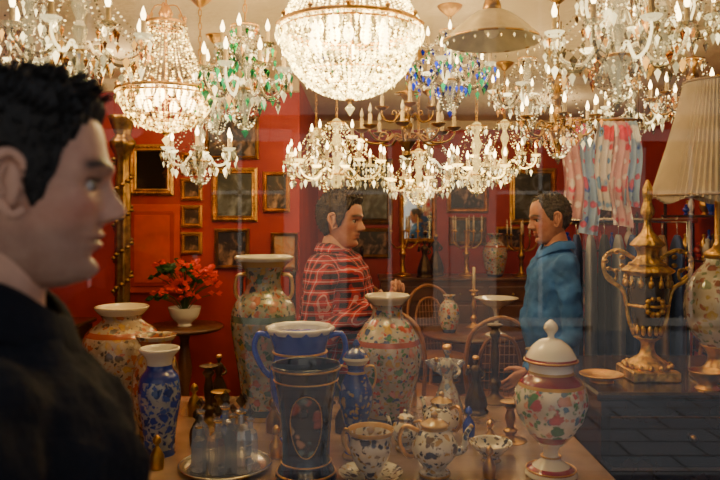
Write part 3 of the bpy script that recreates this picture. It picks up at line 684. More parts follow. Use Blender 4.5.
def candlestick(name,x,y,z,h,mat,candle=True):
    mb=MB(); k=h
    mb.lathe([(r,q*k) for r,q in prof([(.0,0),(.05,0),(.052,.02),(.03,.06),(.014,.12),(.024,.22),(.012,.3),(.018,.5),(.012,.68),(.022,.76),(.014,.82),(.034,.86),(.02,.88)],4)],n=20)
    if candle: mb.lathe([(.011,.87*k),(.011,.87*k+.16),(.003,.87*k+.165)],n=10,mat=1)
    return mb.build(name,[mat,M['candle']],(x,y,z))
candlestick('bronze_candlestick',.54,2.80,T,.36,M['bronze'],False)
candlestick('brass_candlestick',.50,2.33,T,.15,M['brass'],False)
candlestick('bronze_candlestick',.66,2.66,T,.28,M['bronze'],False)
candlestick('brass_candlestick',-.47,2.36,T,.18,M['brass'],False)
candlestick('bronze_candlestick',-.545,2.52,T,.24,M['bronze'],False)
vase('brass_dish',-.80,2.1,T,[(.0,0),(.05,0),(.03,.02),(.07,.06),(.09,.1),(.085,.1),(.06,.06),(0,.04)],[M['brass']])
vase('porcelain_bowl',.40,2.14,T,[(.0,0),(.03,0),(.025,.012),(.05,.035),(.065,.055),(.06,.055),(.04,.03),(0,.02)],[mI])
vase('glass_compote',.34,2.80,T,[(.0,0),(.05,0),(.045,.01),(.012,.03),(.012,.1),(.05,.13),(.08,.16),(.075,.16),(.04,.135),(0,.12)],[DG],n=16)
def scent(x,y,h,m,name='scent_bottle'):
    vase(name,x,y,T,[(0,0),(.35*h*.5,0),(.4*h*.5,.05*h),(.42*h*.5,.35*h),(.12*h,.55*h),(.06*h,.65*h),(.06*h,.72*h),(.12*h,.78*h),(.11*h,.9*h),(.02*h,h)],[m],n=18)
for x,y,h,m in((-.53,2.28,.12,M['bronze']),(-.60,2.07,.10,M['brass']),(-.44,2.26,.11,M['cobalt']),(-.30,2.42,.12,M['brass']),(-.06,2.42,.13,M['bronze']),(.37,2.38,.10,M['cobalt']),(.42,2.26,.09,M['gold']),(-.68,2.05,.11,M['bronze']),(-.26,2.17,.10,M['gold']),(.37,2.00,.09,M['brass']),(.67,2.4,.12,M['bronze']),(-.62,2.62,.12,M['brass']),(.2,2.76,.12,M['gold'])): scent(x,y,h,m)
def candelabra(x,y,z,h,mat,lit=False):
    mb=MB()
    mb.lathe([(r,q*h) for r,q in prof([(.0,0),(.08,0),(.08,.03),(.03,.08),(.02,.3),(.035,.4),(.018,.5),(.02,.75),(.03,.82)],4)],n=18)
    for i in range(5):
        a=2*pi*i/5
        e=Vector((.15*cos(a),.15*sin(a),.78*h))
        mb.tube(cr([(0,0,.55*h),(.07*cos(a),.07*sin(a),.5*h),(.14*cos(a),.14*sin(a),.6*h),e],4),.007,6)
        mb.lathe([(.006,0),(.025,.012),(.012,.02),(.012,.03)],e,10,0); mb.lathe([(.009,.02),(.009,.12)],e,8,1); mb.lathe([(.004,.12),(.009,.135),(.001,.17)],e,8,2)
    mb.lathe([(.009,.82*h),(.009,.82*h+.12)],n=8,mat=1)
    return mb.build('candelabra',[mat,M['candle'],M['bulb'] if lit else M['candle']],(x,y,z))
candelabra(.42,6.9,.95,.55,M['gold'],False); candelabra(1.05,6.9,.95,.55,M['gold'],False); candelabra(1.58,6.85,.95,.5,M['brass'])
vase('tall_imari_vase',1.32,6.85,.95,[(0,0),(.07,0),(.12,.2),(.1,.3),(.05,.36),(.08,.42),(.05,.4),(0,.38)],[mD])
vase('compote_dish',.90,4.62,.76,[(.0,0),(.07,0),(.06,.01),(.02,.04),(.02,.16),(.08,.2),(.14,.24),(.135,.24),(.07,.21),(0,.19)],[M['white']])
vase('painted_jar',.60,4.72,.76,[(0,0),(.04,0),(.07,.1),(.06,.18),(.03,.22),(.045,.25),(.03,.24),(0,.2)],[mD])
candlestick('gilt_candlestick',.8,4.92,.76,.3,M['gold'])
vase('planter_bowl',-1.19,4.75,.80,[(.0,0),(.05,0),(.045,.015),(.09,.06),(.11,.12),(.105,.12),(.08,.08),(0,.07)],[M['white']])
mb=MB()
for i in range(50):
    a=random.random()*6.28; r=.02+.20*random.random(); h=.12+.24*random.random()
    p=Vector((r*cos(a),r*sin(a),h))
    mb.tube(cr([(0,0,0),(p.x*.4,p.y*.4,h*.7),p],3),.003,5,0)
    for k in range(6):
        b_=2*pi*k/6; d=Vector((cos(b_),sin(b_)-.3,.15+.5*sin(b_+i))).normalized(); q=p+d*.055; s=Vector((-sin(b_),.2,cos(b_)*.8)).normalized()*.020
        m=1 if i%4 else 0
        mb.add([p,p+d*.026+s,q,p+d*.026-s],[(0,1,2,3)],m)
mb.build('poinsettia_plant',[simple('leaf_green',(.02,.08,.015),.5),simple('poinsettia_red',(.95,.06,.015),.5)],(-1.19,4.75,.88))

# gilt urn with scroll handles
mb=MB()
mb.box((0,0,.02),(.17,.17,.04),0,0,.006)
mb.lathe(prof([(.075,.04),(.07,.06),(.03,.09),(.025,.13),(.05,.15)],4),n=24)
mb.lathe(prof([(.03,.145),(.05,.19),(.07,.27),(.075,.33),(.06,.38)],4),n=36,mat=1)
mb.lathe(prof([(.06,.375),(.085,.39),(.088,.40),(.06,.42),(.035,.45),(.045,.48),(.06,.49),(.045,.51),(.02,.54),(.012,.58),(.024,.61),(.014,.65),(.018,.69),(.004,.73)],4),n=48,flute=.05,fn=12)
mb.torus((0,0,.27),.073,.006,0); mb.torus((0,0,.42),.062,.006,0)
for s in(-1,1):
    mb.tube(cr([(s*.05,0,.44),(s*.11,0,.47),(s*.16,0,.44),(s*.15,0,.37),(s*.09,0,.32),(s*.07,0,.22),(s*.05,0,.16)],6),.008,8,0)
    mb.tube(cr([(s*.15,0,.38),(s*.12,0,.36),(s*.115,0,.39),(s*.135,0,.40)],4),.006,6,0)
    for k in range(14):
        a=k*.9; mb.ell((s*(.125+.032*cos(a)),-.006,.43+.036*sin(a)),(.011,.006,.009),0,6,5)
for i in range(14):
    a=2*pi*i/14; mb.ell((.078*cos(a),.078*sin(a),.35),(.011,.011,.016),0,6,5); mb.ell((.05*cos(a),.05*sin(a),.18),(.010,.010,.02),0,6,5)
    mb.ell((.082*cos(a),.082*sin(a),.05),(.010,.010,.010),0,6,5); mb.octa((.078*cos(a),.078*sin(a),.37),.006,.022,0,a,4,.4)
for k in range(10):
    a=2*pi*k/10; mb.ell((.03*cos(a),-.068,.27+.03*sin(a)),(.012,.010,.012),0,6,5)
mb.build('gilt_handled_urn',[simple('pale_gilt',(.62,.38,.09),.45,.9,var=.6,vs=30,bump=.5,bs=50),simple('urn_dark_enamel',(.05,.03,.012),.25,coat=.5)],(1.06,2.58,.95))
lamp=bpy.data.objects.new('table_lamp',None); bpy.context.scene.collection.objects.link(lamp); lamp.location=(1.32,2.58,.95)
mb=MB()
mb.lathe(prof([(.0,0),(.09,0),(.09,.02),(.05,.04),(.035,.08),(.06,.12)],4),n=28,mat=0)
mb.lathe(prof([(.05,.115),(.10,.18),(.115,.27),(.095,.36),(.05,.42),(.04,.45)],5),n=36,mat=1,flute=.03,fn=12)
mb.lathe([(.045,.44),(.05,.46),(.02,.48),(.012,.5),(.012,.72),(.02,.74),(.008,.76),(.008,1.08),(.014,1.1),(.003,1.12)],n=16,mat=0)
mb.ell((0,0,.82),(.028,.028,.04),2)
mb.build('lamp_base',[M['gold'],painted('painted_lamp_porcelain',(.58,.52,.42),[(.4,.3,.1),(.3,.12,.08),(.2,.25,.15)],.45,11,.5),M['bulboff']],parent=lamp)
mb=MB(); n=144; rs=[]
for r,z in((.235,.655),(.22,.70),(.175,.85),(.14,.98),(.115,1.09)):
    rs.append([(r*(1+.022*(1 if j%2 else -1))*cos(2*pi*j/n),r*(1+.022*(1 if j%2 else -1))*sin(2*pi*j/n),z+(.012*cos(j*2*pi/n*8) if z<.66 else 0)) for j in range(n)])
mb.rings(rs,0,False,False); mb.torus((0,0,.672),.231,.005,1,60); mb.torus((0,0,1.09),.116,.005,1,40)
for k in range(3):
    a=2*pi*k/3; mb.tube([(0,0,1.08),(.114*cos(a),.114*sin(a),1.088)],.002,5,1)
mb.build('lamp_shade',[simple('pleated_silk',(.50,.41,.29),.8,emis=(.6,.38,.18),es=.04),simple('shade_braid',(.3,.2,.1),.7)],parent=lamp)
vase('cut_glass_tazza',1.66,2.6,.95,[(.0,0),(.06,0),(.05,.01),(.015,.04),(.015,.14),(.06,.18),(.1,.24),(.095,.24),(.05,.19),(0,.17)],[DG],n=20)
vase('gilt_dish',.87,2.52,.95,[(.0,0),(.04,0),(.04,.01),(.075,.025),(.072,.03),(.03,.015),(0,.012)],[M['gold']])
vase('brass_bowl',1.2,2.42,.95,[(.0,0),(.04,0),(.03,.015),(.05,.04),(.06,.06),(.055,.06),(.04,.03),(0,.02)],[M['gold']])

# clothes rail and garments
mb=MB()
for s in(-.36,.36):
    mb.tube([(s,0,0.03),(s,0,1.52)],.014,8); mb.tube([(s,-.25,.03),(s,.25,.03)],.014,8)
mb.tube([(-.40,0,1.52),(.40,0,1.52)],.014,8)
cols=[2,3,5,2,5,3,2,4,3,5]
for i in range(9):
    x=-.30+i*.075; z0=1.44; mt=cols[i]-1
    rs=[]
    for (dz,w,t) in((0,.05,.012),(-.03,.12,.02),(-.07,.18,.026),(-.14,.20,.030),(-.35,.19,.032),(-.6,.20,.033),(-.82,.21,.032),(-.83,.20,.03)):
        ring=[]
        for j in range(24):
            a=2*pi*j/24; ring.append((x+t*cos(a)*(1+.25*sin(3*a+i)),w*sin(a)*(1+.02*sin(7*a)),z0+dz))
        rs.append(ring)
    mb.rings(rs,mt)
    mb.tube(cr([(x,0,z0-.01),(x,0,z0+.05),(x,.02,z0+.085),(x,0,z0+.098),(x,-.014,z0+.085)],4),.003,5,0)
mb.build('clothes_rail',[M['silver'],simple('wool_black',(.02,.02,.03),.9),simple('wool_navy',(.03,.06,.22),.9),simple('wool_brown',(.22,.13,.07),.9),simple('cloth_grey',(.30,.31,.36),.9)],(1.44,3.9,0),-.3)
mb=MB(); mb.tube([(-.22,0,0),(.22,0,0)],.009,8)
for s in(-.2,.2): mb.tube([(s,0,0),(s,0,CEIL-2.04)],.003,6)
mb.build('scarf_rail',[M['brass']],(1.24,3.62,2.04))
def scarfm(name,cs,sc): return painted(name,cs[0],cs[1:],1,sc,.5,rough=.8)
SC=[scarfm('scarf_pink',[(.85,.5,.55),(.8,.08,.16),(.95,.85,.85)],5),scarfm('scarf_blue',[(.40,.58,.9),(.08,.16,.65),(.9,.92,.95),(.7,.12,.25)],5),scarfm('scarf_white_red',[(.92,.86,.84),(.8,.07,.09),(.2,.4,.75)],5)]
for i,(dx,w,L_) in enumerate([(-.14,.08,.50),(-.06,.075,.58),(.02,.07,.46),(.10,.075,.54),(.165,.06,.44)]):
    mb=MB(); nu,nv=24,16; vs=[];fs=[]; path=[]
    for v in range(nv*2+1):
        t=v/nv
        if t<=1: z=-L_*(1-t); y=-.016-.01*(1-t)
        else: z=-L_*.85*(t-1); y=.016+.01*(t-1)
        if abs(t-1)<.01: z=.014;y=0
        path.append((y,z))
    for (y,z) in path:
        for u in range(nu+1):
            s=u/nu; ww=w*(1+.35*(-z)/L_)
            vs.append(((s-.5)*ww+.012*sin(z*14+i),y+.010*sin(s*14+i)*min(1,-z*8+.05 if z<0 else 0),z-.03*s*(-z)))
    for v in range(nv*2):
        for u in range(nu): a=v*(nu+1)+u; fs.append((a,a+1,a+nu+2,a+nu+1))
    mb.add(vs,fs); mb.build('scarf',[SC[i%3]],(1.24+dx,3.62,2.04))

# ---------------------------------------------------------------- people
HT=[(.121,.004,-.006,.003),(.117,.030,-.038,.028),(.108,.053,-.060,.047),(.092,.072,-.080,.062),(.070,.084,-.094,.071),(.045,.090,-.100,.0755),(.022,.0915,-.100,.076),(0,.086,-.095,.074),(-.02,.084,-.087,.070),(-.04,.083,-.075,.065),(-.06,.081,-.062,.059),(-.08,.077,-.050,.052),(-.098,.074,-.038,.043),(-.110,.066,-.028,.034),(-.118,.045,-.015,.022),(-.122,.012,-.004,.006)]
def hrow(z):
    T_=HT
    for i in range(len(T_)-1):
        if T_[i][0]>=z>=T_[i+1][0]:
            p0=T_[max(i-1,0)];p1=T_[i];p2=T_[i+1];p3=T_[min(i+2,len(T_)-1)]
            t=(p1[0]-z)/(p1[0]-p2[0]); o=[]
            for k in(1,2,3):
                o.append(.5*(2*p1[k]+(p2[k]-p0[k])*t+(2*p0[k]-5*p1[k]+4*p2[k]-p3[k])*t*t+(3*p1[k]-p0[k]-3*p2[k]+p3[k])*t**3))
            return o
    return list(T_[-1][1:])
def G(x,m,s): return exp(-((x-m)/s)**2)
NP=[(.03,0),(.018,.003),(.008,.0065),(.0,.0105),(-.015,.0195),(-.026,.0275),(-.032,.029),(-.038,.025),(-.042,.015),(-.046,.005),(-.052,0)]
def headpt(th,z,nose=1.0):
    xf,xb,w=hrow(z); c,s=cos(th),sin(th)
    x=(xf if c>0 else -xb)*(abs(c)**.88)*(1 if c>0 else -1); y=w*(abs(s)**.92)*(1 if s>0 else -1)
    if c>0:
        ay=abs(y)
        if z>-.052:
            a=0
            for i in range(len(NP)-1):
                if NP[i][0]>=z>=NP[i+1][0]:
                    t=(NP[i][0]-z)/(NP[i][0]-NP[i+1][0]); a=NP[i][1]+(NP[i+1][1]-NP[i][1])*t
            sy=.0080+.006*smooth(.0,-.035,z)
            x+=nose*a*exp(-(ay/sy)**2.4)
            x+=.007*G(ay,.014,.006)*G(z,-.037,.007)*(1 if nose else 0)
        x+=-.0115*G(ay,.031,.017)*G(z,.001,.012)
        x+=.0055*G(z,.021,.008)*smooth(.06,.03,ay)
        x+=.004*G(ay,.05,.015)*G(z,-.020,.012)
        x+=-.003*G(ay,.042,.014)*G(z,-.055,.016)
        x+=.0060*G(z,-.0585,.0050)*G(ay,0,.021)
        x+=.0065*G(z,-.0705,.0055)*G(ay,0,.018)
        x+=-.004*G(z,-.0645,.0022)*G(ay,0,.024)
        x+=-.005*G(z,-.083,.006)*G(ay,0,.022)
        x+=.008*G(z,-.102,.011)*G(ay,0,.018)
        x+=.0040*G(ay,.031,.014)*G(z,.0080,.0028)+.0025*G(ay,.031,.012)*G(z,-.0085,.003)
    return x,y,z
def hline(pts,deg):
    for i in range(len(pts)-1):
        if pts[i][0]<=deg<=pts[i+1][0]:
            t=(deg-pts[i][0])/(pts[i+1][0]-pts[i][0]); return pts[i][1]+(pts[i+1][1]-pts[i][1])*t
    return pts[-1][1]
def build_head(par,e,skin,hairm,hl,ht,res=1.0,stub=.0,brow=(.03,.02,.015),nose=1.0,yaw=0,pitch=0,topvol=0,scale=1.0):
    H=bpy.data.objects.new('head',None); bpy.context.scene.collection.objects.link(H); H.parent=par; H.location=(0.015,0,e); H.rotation_euler=(0,pitch,yaw); H.scale=(scale,)*3
    nz=int(150*res); nt_=int(180*res)
    vs=[];cols=[]
    zs=sorted(set([round(max(min(.121-.2425*i/nz,.121),-.1215),5) for i in range(nz+1)]),reverse=True)
    for z in zs:
        for j in range(nt_):
            th=2*pi*j/nt_; p=headpt(th,z,nose); vs.append(p)
            c=list(skin); x,y,_=p; ay=abs(y); front=cos(th)>0
            if front:
                lip=max(G(z,-.0585,.005),G(z,-.070,.006))*smooth(.027,.018,ay)
                c=[c[0]*(1-lip*.15),c[1]*(1-lip*.45),c[2]*(1-lip*.40)]
                l2=G(z,-.0645,.0018)*smooth(.029,.020,ay); c=[k*(1-.8*l2) for k in c]
                bz=.0225+.004*sin(min(1,max(0,(ay-.012)/.04))*pi)
                bw=G(z,bz,.0060)*smooth(.008,.014,ay)*smooth(.062,.052,ay)
                c=[c[i]*(1-bw)+brow[i]*bw for i in range(3)]
                ey=G(z,.0060,.0030)*smooth(.013,.018,ay)*smooth(.054,.044,ay); c=[k*(1-.9*ey) for k in c]
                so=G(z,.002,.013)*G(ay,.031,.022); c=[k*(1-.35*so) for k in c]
                cheek=G(ay,.045,.018)*G(z,-.025,.018); c=[c[0],c[1]*(1-.2*cheek),c[2]*(1-.2*cheek)]
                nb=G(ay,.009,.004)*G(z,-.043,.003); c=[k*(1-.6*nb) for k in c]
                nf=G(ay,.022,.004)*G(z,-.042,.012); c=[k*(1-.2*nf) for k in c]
            sb=stub*smooth(-.035,-.06,z)*(1-.9*G(z,-.065,.010)*G(ay,0,.024)); c=[c[0]*(1-sb*.6),c[1]*(1-sb*.5),c[2]*(1-sb*.42)]
            cols.append((*c,1))
    R=len(zs); fs=[]
    for i in range(R-1):
        for j in range(nt_):
            k=(j+1)%nt_; fs.append((i*nt_+j,(i+1)*nt_+j,(i+1)*nt_+k,i*nt_+k))
    fs.append(tuple(range(nt_))); fs.append(tuple(reversed(range((R-1)*nt_,R*nt_))))
    me=bpy.data.meshes.new('face'); me.from_pydata(vs,[],fs)
    ca=me.color_attributes.new('Col','FLOAT_COLOR','POINT')
    for i,c in enumerate(cols): ca.data[i].color=c
    me.polygons.foreach_set('use_smooth',[True]*len(fs)); me.materials.append(SKIN); me.update()
    fo=bpy.data.objects.new('face',me); bpy.context.scene.collection.objects.link(fo); fo.parent=H
    mb=MB()
    for s in(-1,1):
        c=Vector((.0640,s*.031,-.0005)); mb.ell(c,(.0122,.0122,.0100),0,20,14)
        d=Vector((.0122,s*.001,0)); mb.ell(c+d*.86,(.0026,.0060,.0060),1,14,8); mb.ell(c+d*.98,(.0014,.0028,.0028),2,10,6)
    mb.build('eyes',[EYEW,EYEI,EYEB],parent=H)
    mb=MB()
    for s in(-1,1):
        cx,cy=-.008,s*.073
        path=cr([(cx+.012,cy-s*.002,-.028),(cx+.0,cy+s*.006,-.034),(cx-.010,cy+s*.010,-.018),(cx-.018,cy+s*.018,.004),(cx-.014,cy+s*.018,.024),(cx,cy+s*.012,.031),(cx+.012,cy+s*.006,.020),(cx+.010,cy+s*.001,.006)],4)
        mb.tube(path,[.0055]*len(path),8)
        mb.ell((cx-.003,cy+s*.006,0),(.014,.006,.027),0,12,8,Matrix.Rotation(s*.25,3,'Z'))
        mb.tube(cr([(cx-.006,cy+s*.011,-.015),(cx-.010,cy+s*.014,.004),(cx-.004,cy+s*.013,.018)],4),.0035,6)
        mb.ell((cx+.008,cy+s*.004,-.004),(.005,.005,.006),0,8,6)
    mb.build('ears',[SKINP(skin)],parent=H)
    hv=[];hm=[]
    nzh=150; zt=[.121-.215*i/nzh for i in range(nzh+1)]
    na=220
    rn=random.Random(3); ph=[rn.random()*6.28 for _ in range(8)]
    for z in zt:
        for j in range(na):
            th=2*pi*j/na; deg=abs(math.degrees(th) if th<=pi else math.degrees(2*pi-th))
            x,y,_=headpt(th,min(z,.1205),0)
            h0=hline(hl,deg)+.003*sin(th*23+ph[0])+.002*sin(th*51+ph[1])
            m=(z-h0)/.018; hm.append(m)
            mm=smooth(-.15,1,m)
            d=Vector((x+.01,y,z-.015))
            if d.length>0: d.normalize()
            tv=ht+topvol*smooth(.03,.10,z)*smooth(-.08,.06,x)+.0009*sin(x*420+y*300+ph[2])+.0008*sin(y*620-z*240+ph[3])+.0007*sin(x*800-z*300)
            hv.append(Vector((x,y,z))+d*(-.004+(tv+.004)*mm))
    hf=[]
    for i in range(len(zt)-1):
        for j in range(na):
            k=(j+1)%na; q=(i*na+j,(i+1)*na+j,(i+1)*na+k,i*na+k)
            if max(hm[a] for a in q)>-.1: hf.append(q)
    hf.append(tuple(range(na)))
    mb=MB(); mb.add(hv,hf)
    for _ in range(int(1800*res)):
        i=rn.randrange(0,int(nzh*.75)); j=rn.randrange(na); a=i*na+j
        if hm[a]<1.0: continue
        p=hv[a]; d=Vector((p.x+.02,p.y,p.z-.01)).normalized(); fl=Vector((.6,0,.1)) if p.z>.07 else Vector((-.3,0,-.8))
        sc=1 if p.z>.06 else .45
        q=p+(d*(.004+.006*rn.random()+topvol*.3*max(0,p.z*8))+fl*.010)*sc
        mb.tube([p-d*.003,(p+q)/2+d*.002*sc,q],[.0022,.0017,.0005],4)
    mb.build('hair',[hairm],parent=H)
    return H
SKIN=attrmat('skin_face',.42)
def SKINP(c): return simple('skin',c,.5,var=.12,vs=30)
EYEW=simple('eye_white',(.38,.33,.29),.15,var=.02); EYEI=simple('iris_brown',(.03,.015,.008),.1); EYEB=simple('pupil',(.003,.003,.003),.05)

def remesh(mb,vox,sm=4):
    me=bpy.data.meshes.new('tmp'); me.from_pydata(mb.v,[],mb.f); me.update()
    ob=bpy.data.objects.new('tmp',me); bpy.context.scene.collection.objects.link(ob)
    r=ob.modifiers.new('r','REMESH'); r.mode='VOXEL'; r.voxel_size=vox
    s=ob.modifiers.new('s','SMOOTH'); s.iterations=sm; s.factor=.5
    dg=bpy.context.evaluated_depsgraph_get(); dg.update()
    new=bpy.data.meshes.new_from_object(ob.evaluated_get(dg)); bpy.data.objects.remove(ob)
    return new
def ell_ring(c,rx,ry,n=24):
    out=[]
    for j in range(n):
        a=2*pi*j/n; ca,sa=cos(a),sin(a)
        out.append((c[0]+rx*abs(ca)**.85*(1 if ca>0 else -1),c[1]+ry*abs(sa)**.85*(1 if sa>0 else -1),c[2]))
    return out
def hand(par,name,w,d,nrm,side,mat,curl=.5):
    w=Vector(w); d=Vector(d).normalized(); n=Vector(nrm); n=(n-d*n.dot(d)).normalized(); l=n.cross(d)*side
    mb=MB()
    def P(a,b,c): return w+d*a+l*b+n*c
    rs=[]
    for a,hw,ht_ in((-.02,.024,.018),(.0,.025,.018),(.02,.032,.017),(.05,.040,.015),(.08,.041,.013),(.092,.036,.010)):
        rs.append([P(a,hw*cos(2*pi*j/14),ht_*sin(2*pi*j/14)) for j in range(14)])
    mb.rings(rs)
    for k,(b,L_) in enumerate(((.030,.072),(.010,.080),(-.010,.075),(-.030,.058))):
        pts=[P(.075,b,0)]; ang=0; p=Vector((.088,b,0)); pts.append(P(*p))
        for seg,f in enumerate((.42,.32,.26)):
            ang+=curl*(.55+.1*k) if seg else curl*.5
            p=p+Vector((cos(ang),.03*b/.03,sin(ang)))*L_*f; pts.append(P(*p))
        mb.tube(cr(pts,3),[.0092]*4+[.0088]*3+[.0082]*3+[.0078]*2+[.006],8)
    th=[P(.012,.022,.004),P(.032,.045,.010),P(.055,.060,.018),P(.078,.062,.026)]
    mb.tube(cr(th,4),[.013]*5+[.0105]*4+[.0095]*3+[.007],8)
    me=remesh(mb,.0032,2); me.name=name
    me.materials.clear(); me.materials.append(mat)
    for p in me.polygons: p.use_smooth=True
    o=bpy.data.objects.new(name,me); bpy.context.scene.collection.objects.link(o); o.parent=par
def man(name,x,y,rz,e,arms,shirt,trous,skin,hairm,hl,ht,belly=0,res=.5,vox=.012,collar=None,handcurl=.6,stub=0,hyaw=0,hpitch=0,brow=(.03,.02,.015),topvol=0,palmn=(0,0,1),hscale=1.0,nose=1,bulk=1.0):
    E=bpy.data.objects.new(name,None); bpy.context.scene.collection.objects.link(E); E.location=(x,y,0); E.rotation_euler=(0,0,rz)
    H=e+.122; mb=MB(); B=bulk
    sec=[(.47*H,0,.09,.15),(.50*H,0,.12,.172),(.55*H,.0,.118+belly*.4,.165),(.60*H,.008+belly*.3,.118+belly,.16),(.66*H,.005+belly*.2,.122+belly*.6,.165),(.72*H,0,.125,.178),(.775*H,-.005,.115,.192),(.805*H,-.012,.095,.175),(.825*H,-.018,.078,.12),(.84*H,-.018,.066,.075)]
    mb.rings([ell_ring((cx,0,z),rx*B,ry*(B if B<1 else 1)) for z,cx,rx,ry in sec])
    mb.tube([(-.020,0,.80*H),(-.018,0,.86*H),(-.008,0,e-.075),(.002,0,e-.04)],[.066*hscale,.058*hscale,.055*hscale,.050*hscale],16)
    for s,(el,wr) in zip((-1,1),arms):
        sh=Vector((-.012,s*.172*(B if B<1 else 1),.790*H)); el=Vector(el); wr=Vector(wr)
        pts=cr([(-.012,s*.12,.795*H),sh,sh.lerp(el,.5)+Vector((0,s*.008,0)),el,el.lerp(wr,.5),wr],4)
        R_=[]; key=[k*B for k in(.055,.064,.056,.047,.043,.033)]
        for i in range(len(pts)):
            t=i/4; a=int(min(t,4)); f=t-a; R_.append(key[a]*(1-f)+key[min(a+1,5)]*f)
        mb.tube(pts,R_,14)
    for s in(-1,1):
        pts=cr([(0,s*.085,.52*H),(.01,s*.095,.42*H),(.018,s*.10,.285*H),(-.005,s*.10,.17*H),(-.01,s*.10,.045*H)],5)
        key=[.095,.085,.062,.056,.050]; R_=[]
        for i in range(len(pts)):
            t=i/5; a=int(min(t,3)); f=t-a; R_.append(key[a]*(1-f)+key[a+1]*f)
        mb.tube(pts,R_,14)
        rs=[]
        for xx,hw,hh in((-.075,.02,.03),(-.06,.034,.05),(-.02,.040,.06),(.05,.042,.045),(.11,.047,.034),(.16,.042,.026),(.185,.025,.018)):
            rs.append([(xx,s*.10+hw*cos(2*pi*j/14),max(0.004,hh*.75+hh*sin(2*pi*j/14)*.9)) for j in range(14)])
        mb.rings(rs)
    me=remesh(mb,vox,3); me.name='body'
    me.materials.clear(); sk=SKINP(skin)
    for m in(shirt,trous,SHOE,sk): me.materials.append(m)
    cz=.853*H
    for p in me.polygons:
        p.use_smooth=True; c=p.center
        if c.z>cz-.25*max(0,c.x)+0 and abs(c.y)<.09: p.material_index=3
        elif c.z<.06*H: p.material_index=2
        elif c.z<.515*H and (Vector((c.x,abs(c.y),c.z))-Vector((0,.10,c.z))).length<.16: p.material_index=1
    for v in me.vertices:
        if v.co.z<.004: v.co.z=.004
    bo=bpy.data.objects.new('body',me); bpy.context.scene.collection.objects.link(bo); bo.parent=E
    tx=bpy.data.textures.new('folds','CLOUDS'); tx.noise_scale=.08; tx.noise_depth=3
    vg=bo.vertex_groups.new(name='cloth')
    vg.add([v.index for v in me.vertices if .12<v.co.z<cz-.03],1,'REPLACE')
    dm=bo.modifiers.new('folds','DISPLACE'); dm.texture=tx; dm.strength=.042; dm.mid_level=.5; dm.vertex_group='cloth'
    mb=MB(); cr_=collar or (.072,.02)
    n=36; rs=[]
    for (ro,zo) in((0.0,-.012),(.004,.0),(.002,cr_[1]),(-.004,cr_[1]+.006),(.010,cr_[1]),(.020,.0),(.022,-.014)):
        ring=[]
        for j in range(n):
            a=2*pi*j/n; dip=-.045*max(0,cos(a))**2
            ring.append((-.016+(cr_[0]+ro)*cos(a)*1.02,(cr_[0]+ro)*sin(a)*.98,.848*H+zo+dip))
        rs.append(ring)
    mb.rings(rs,0,True,False)
    mb.build('collar',[shirt],parent=E)
    for s,(el,wr),nm_ in zip((-1,1),arms,('hand_right','hand_left')):
        el=Vector(el); wr=Vector(wr); d=(wr-el).normalized()
        hand(E,nm_,wr+d*.012,d,Vector(palmn) if palmn!='in' else Vector((0,-s,0)),(1 if palmn!='in' else 1)*(-s if palmn!='in' else 1),sk,handcurl)
        mb=MB(); mb.tube([wr-d*.03,wr-d*.0,wr+d*.004],[.037*B,.036*B,.034*B],14); mb.build('cuff',[shirt],parent=E)
    build_head(E,e,skin,hairm,hl,ht,res,stub,brow,yaw=hyaw,pitch=hpitch,topvol=topvol,scale=hscale,nose=nose)
    return E
SHOE=simple('leather_shoe',(.02,.012,.008),.3)
HL1=[(0,.070),(25,.074),(42,.066),(56,.046),(66,.026),(72,-.002),(78,-.028),(86,-.030),(90,.015),(100,.032),(108,.01),(114,-.055),(180,-.085)]
HL2=[(0,.084),(20,.088),(36,.092),(50,.070),(62,.04),(72,.012),(78,-.012),(86,-.012),(90,.02),(100,.034),(110,.01),(118,-.05),(180,-.07)]
e=1.582; H=e+.122
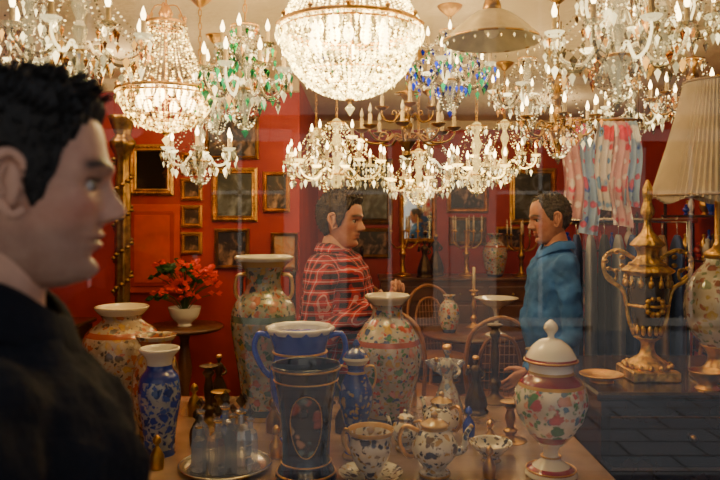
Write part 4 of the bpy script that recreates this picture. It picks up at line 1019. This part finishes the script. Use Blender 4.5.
man('man_in_dark_jacket',-.376,.75,radians(18),e,[((-.03,-.25,.62*H),(.04,-.25,.47*H)),((-.05,.235,.62*H),(.03,.24,.47*H))],
    simple('black_jacket_cloth',(.006,.006,.009),.9,var=.3,bump=.3,bs=120,spec=.2),simple('dark_jeans',(.02,.025,.05),.9),(.56,.29,.185),hairmat('black_hair',(.010,.007,.005)),HL1,.006,res=1.0,vox=.009,collar=(.068,.035),stub=.45,palmn='in',handcurl=.35,topvol=.010,hyaw=.06,hscale=.93,bulk=1.15)
e=1.525; H=e+.122
man('man_in_plaid_shirt',-.10,3.22,radians(-18),e,[((-.02,-.255,e-.51),(.20,-.15,e-.38)),((-.02,.245,e-.51),(.21,.04,e-.37))],
    plaidmat('plaid_flannel'),simple('dark_trousers',(.02,.02,.03),.9),(.54,.26,.17),hairmat('brown_grey_hair',(.05,.03,.018)),HL1,.014,belly=.05,topvol=.008,hpitch=.04,handcurl=.9,bulk=1.24,hscale=1.05)
e=1.53; H=e+.122
man('man_in_blue_shirt',.935,3.40,radians(184),e,[((-.03,-.20,e-.53),(.06,-.19,e-.77)),((-.02,.20,e-.53),(.16,.14,e-.70))],
    simple('blue_denim_shirt',(.04,.15,.48),.85,var=.35,vs=8,bump=.2),simple('dark_trousers_b',(.015,.018,.03),.9),(.54,.25,.16),hairmat('grey_hair',(.08,.065,.055)),HL2,.006,belly=.03,hpitch=.10,handcurl=.5,palmn='in',bulk=.92)

# ---------------------------------------------------------------- light
w=bpy.data.worlds.new('sky'); bpy.context.scene.world=w; w.use_nodes=True
bg=w.node_tree.nodes['Background']
bg.inputs['Color'].default_value=(.66,.76,.92,1); bg.inputs['Strength'].default_value=.56
sun=bpy.data.lights.new('sun','SUN'); sun.energy=6.0; sun.angle=.01; sun.color=(1,.93,.82)
so=bpy.data.objects.new('sun',sun); bpy.context.scene.collection.objects.link(so); so.rotation_euler=(radians(-50),0,radians(12)); so.location=(0,0,9)
add_light('rear_room_light',(1.6,6.0,2.3),16,.15)
add_light('rear_room_light',(-1.5,4.3,2.35),14,.15)

# ---------------------------------------------------------------- camera
cam=bpy.data.cameras.new('camera'); cam.lens=35; cam.sensor_width=36; cam.shift_y=-25/720
co=bpy.data.objects.new('camera',cam); bpy.context.scene.collection.objects.link(co)
co.location=(0,0,1.55); co.rotation_euler=(radians(90),0,0)
cam.clip_start=.02; cam.dof.use_dof=True; cam.dof.focus_distance=2.9; cam.dof.aperture_fstop=4.5
bpy.context.scene.camera=co
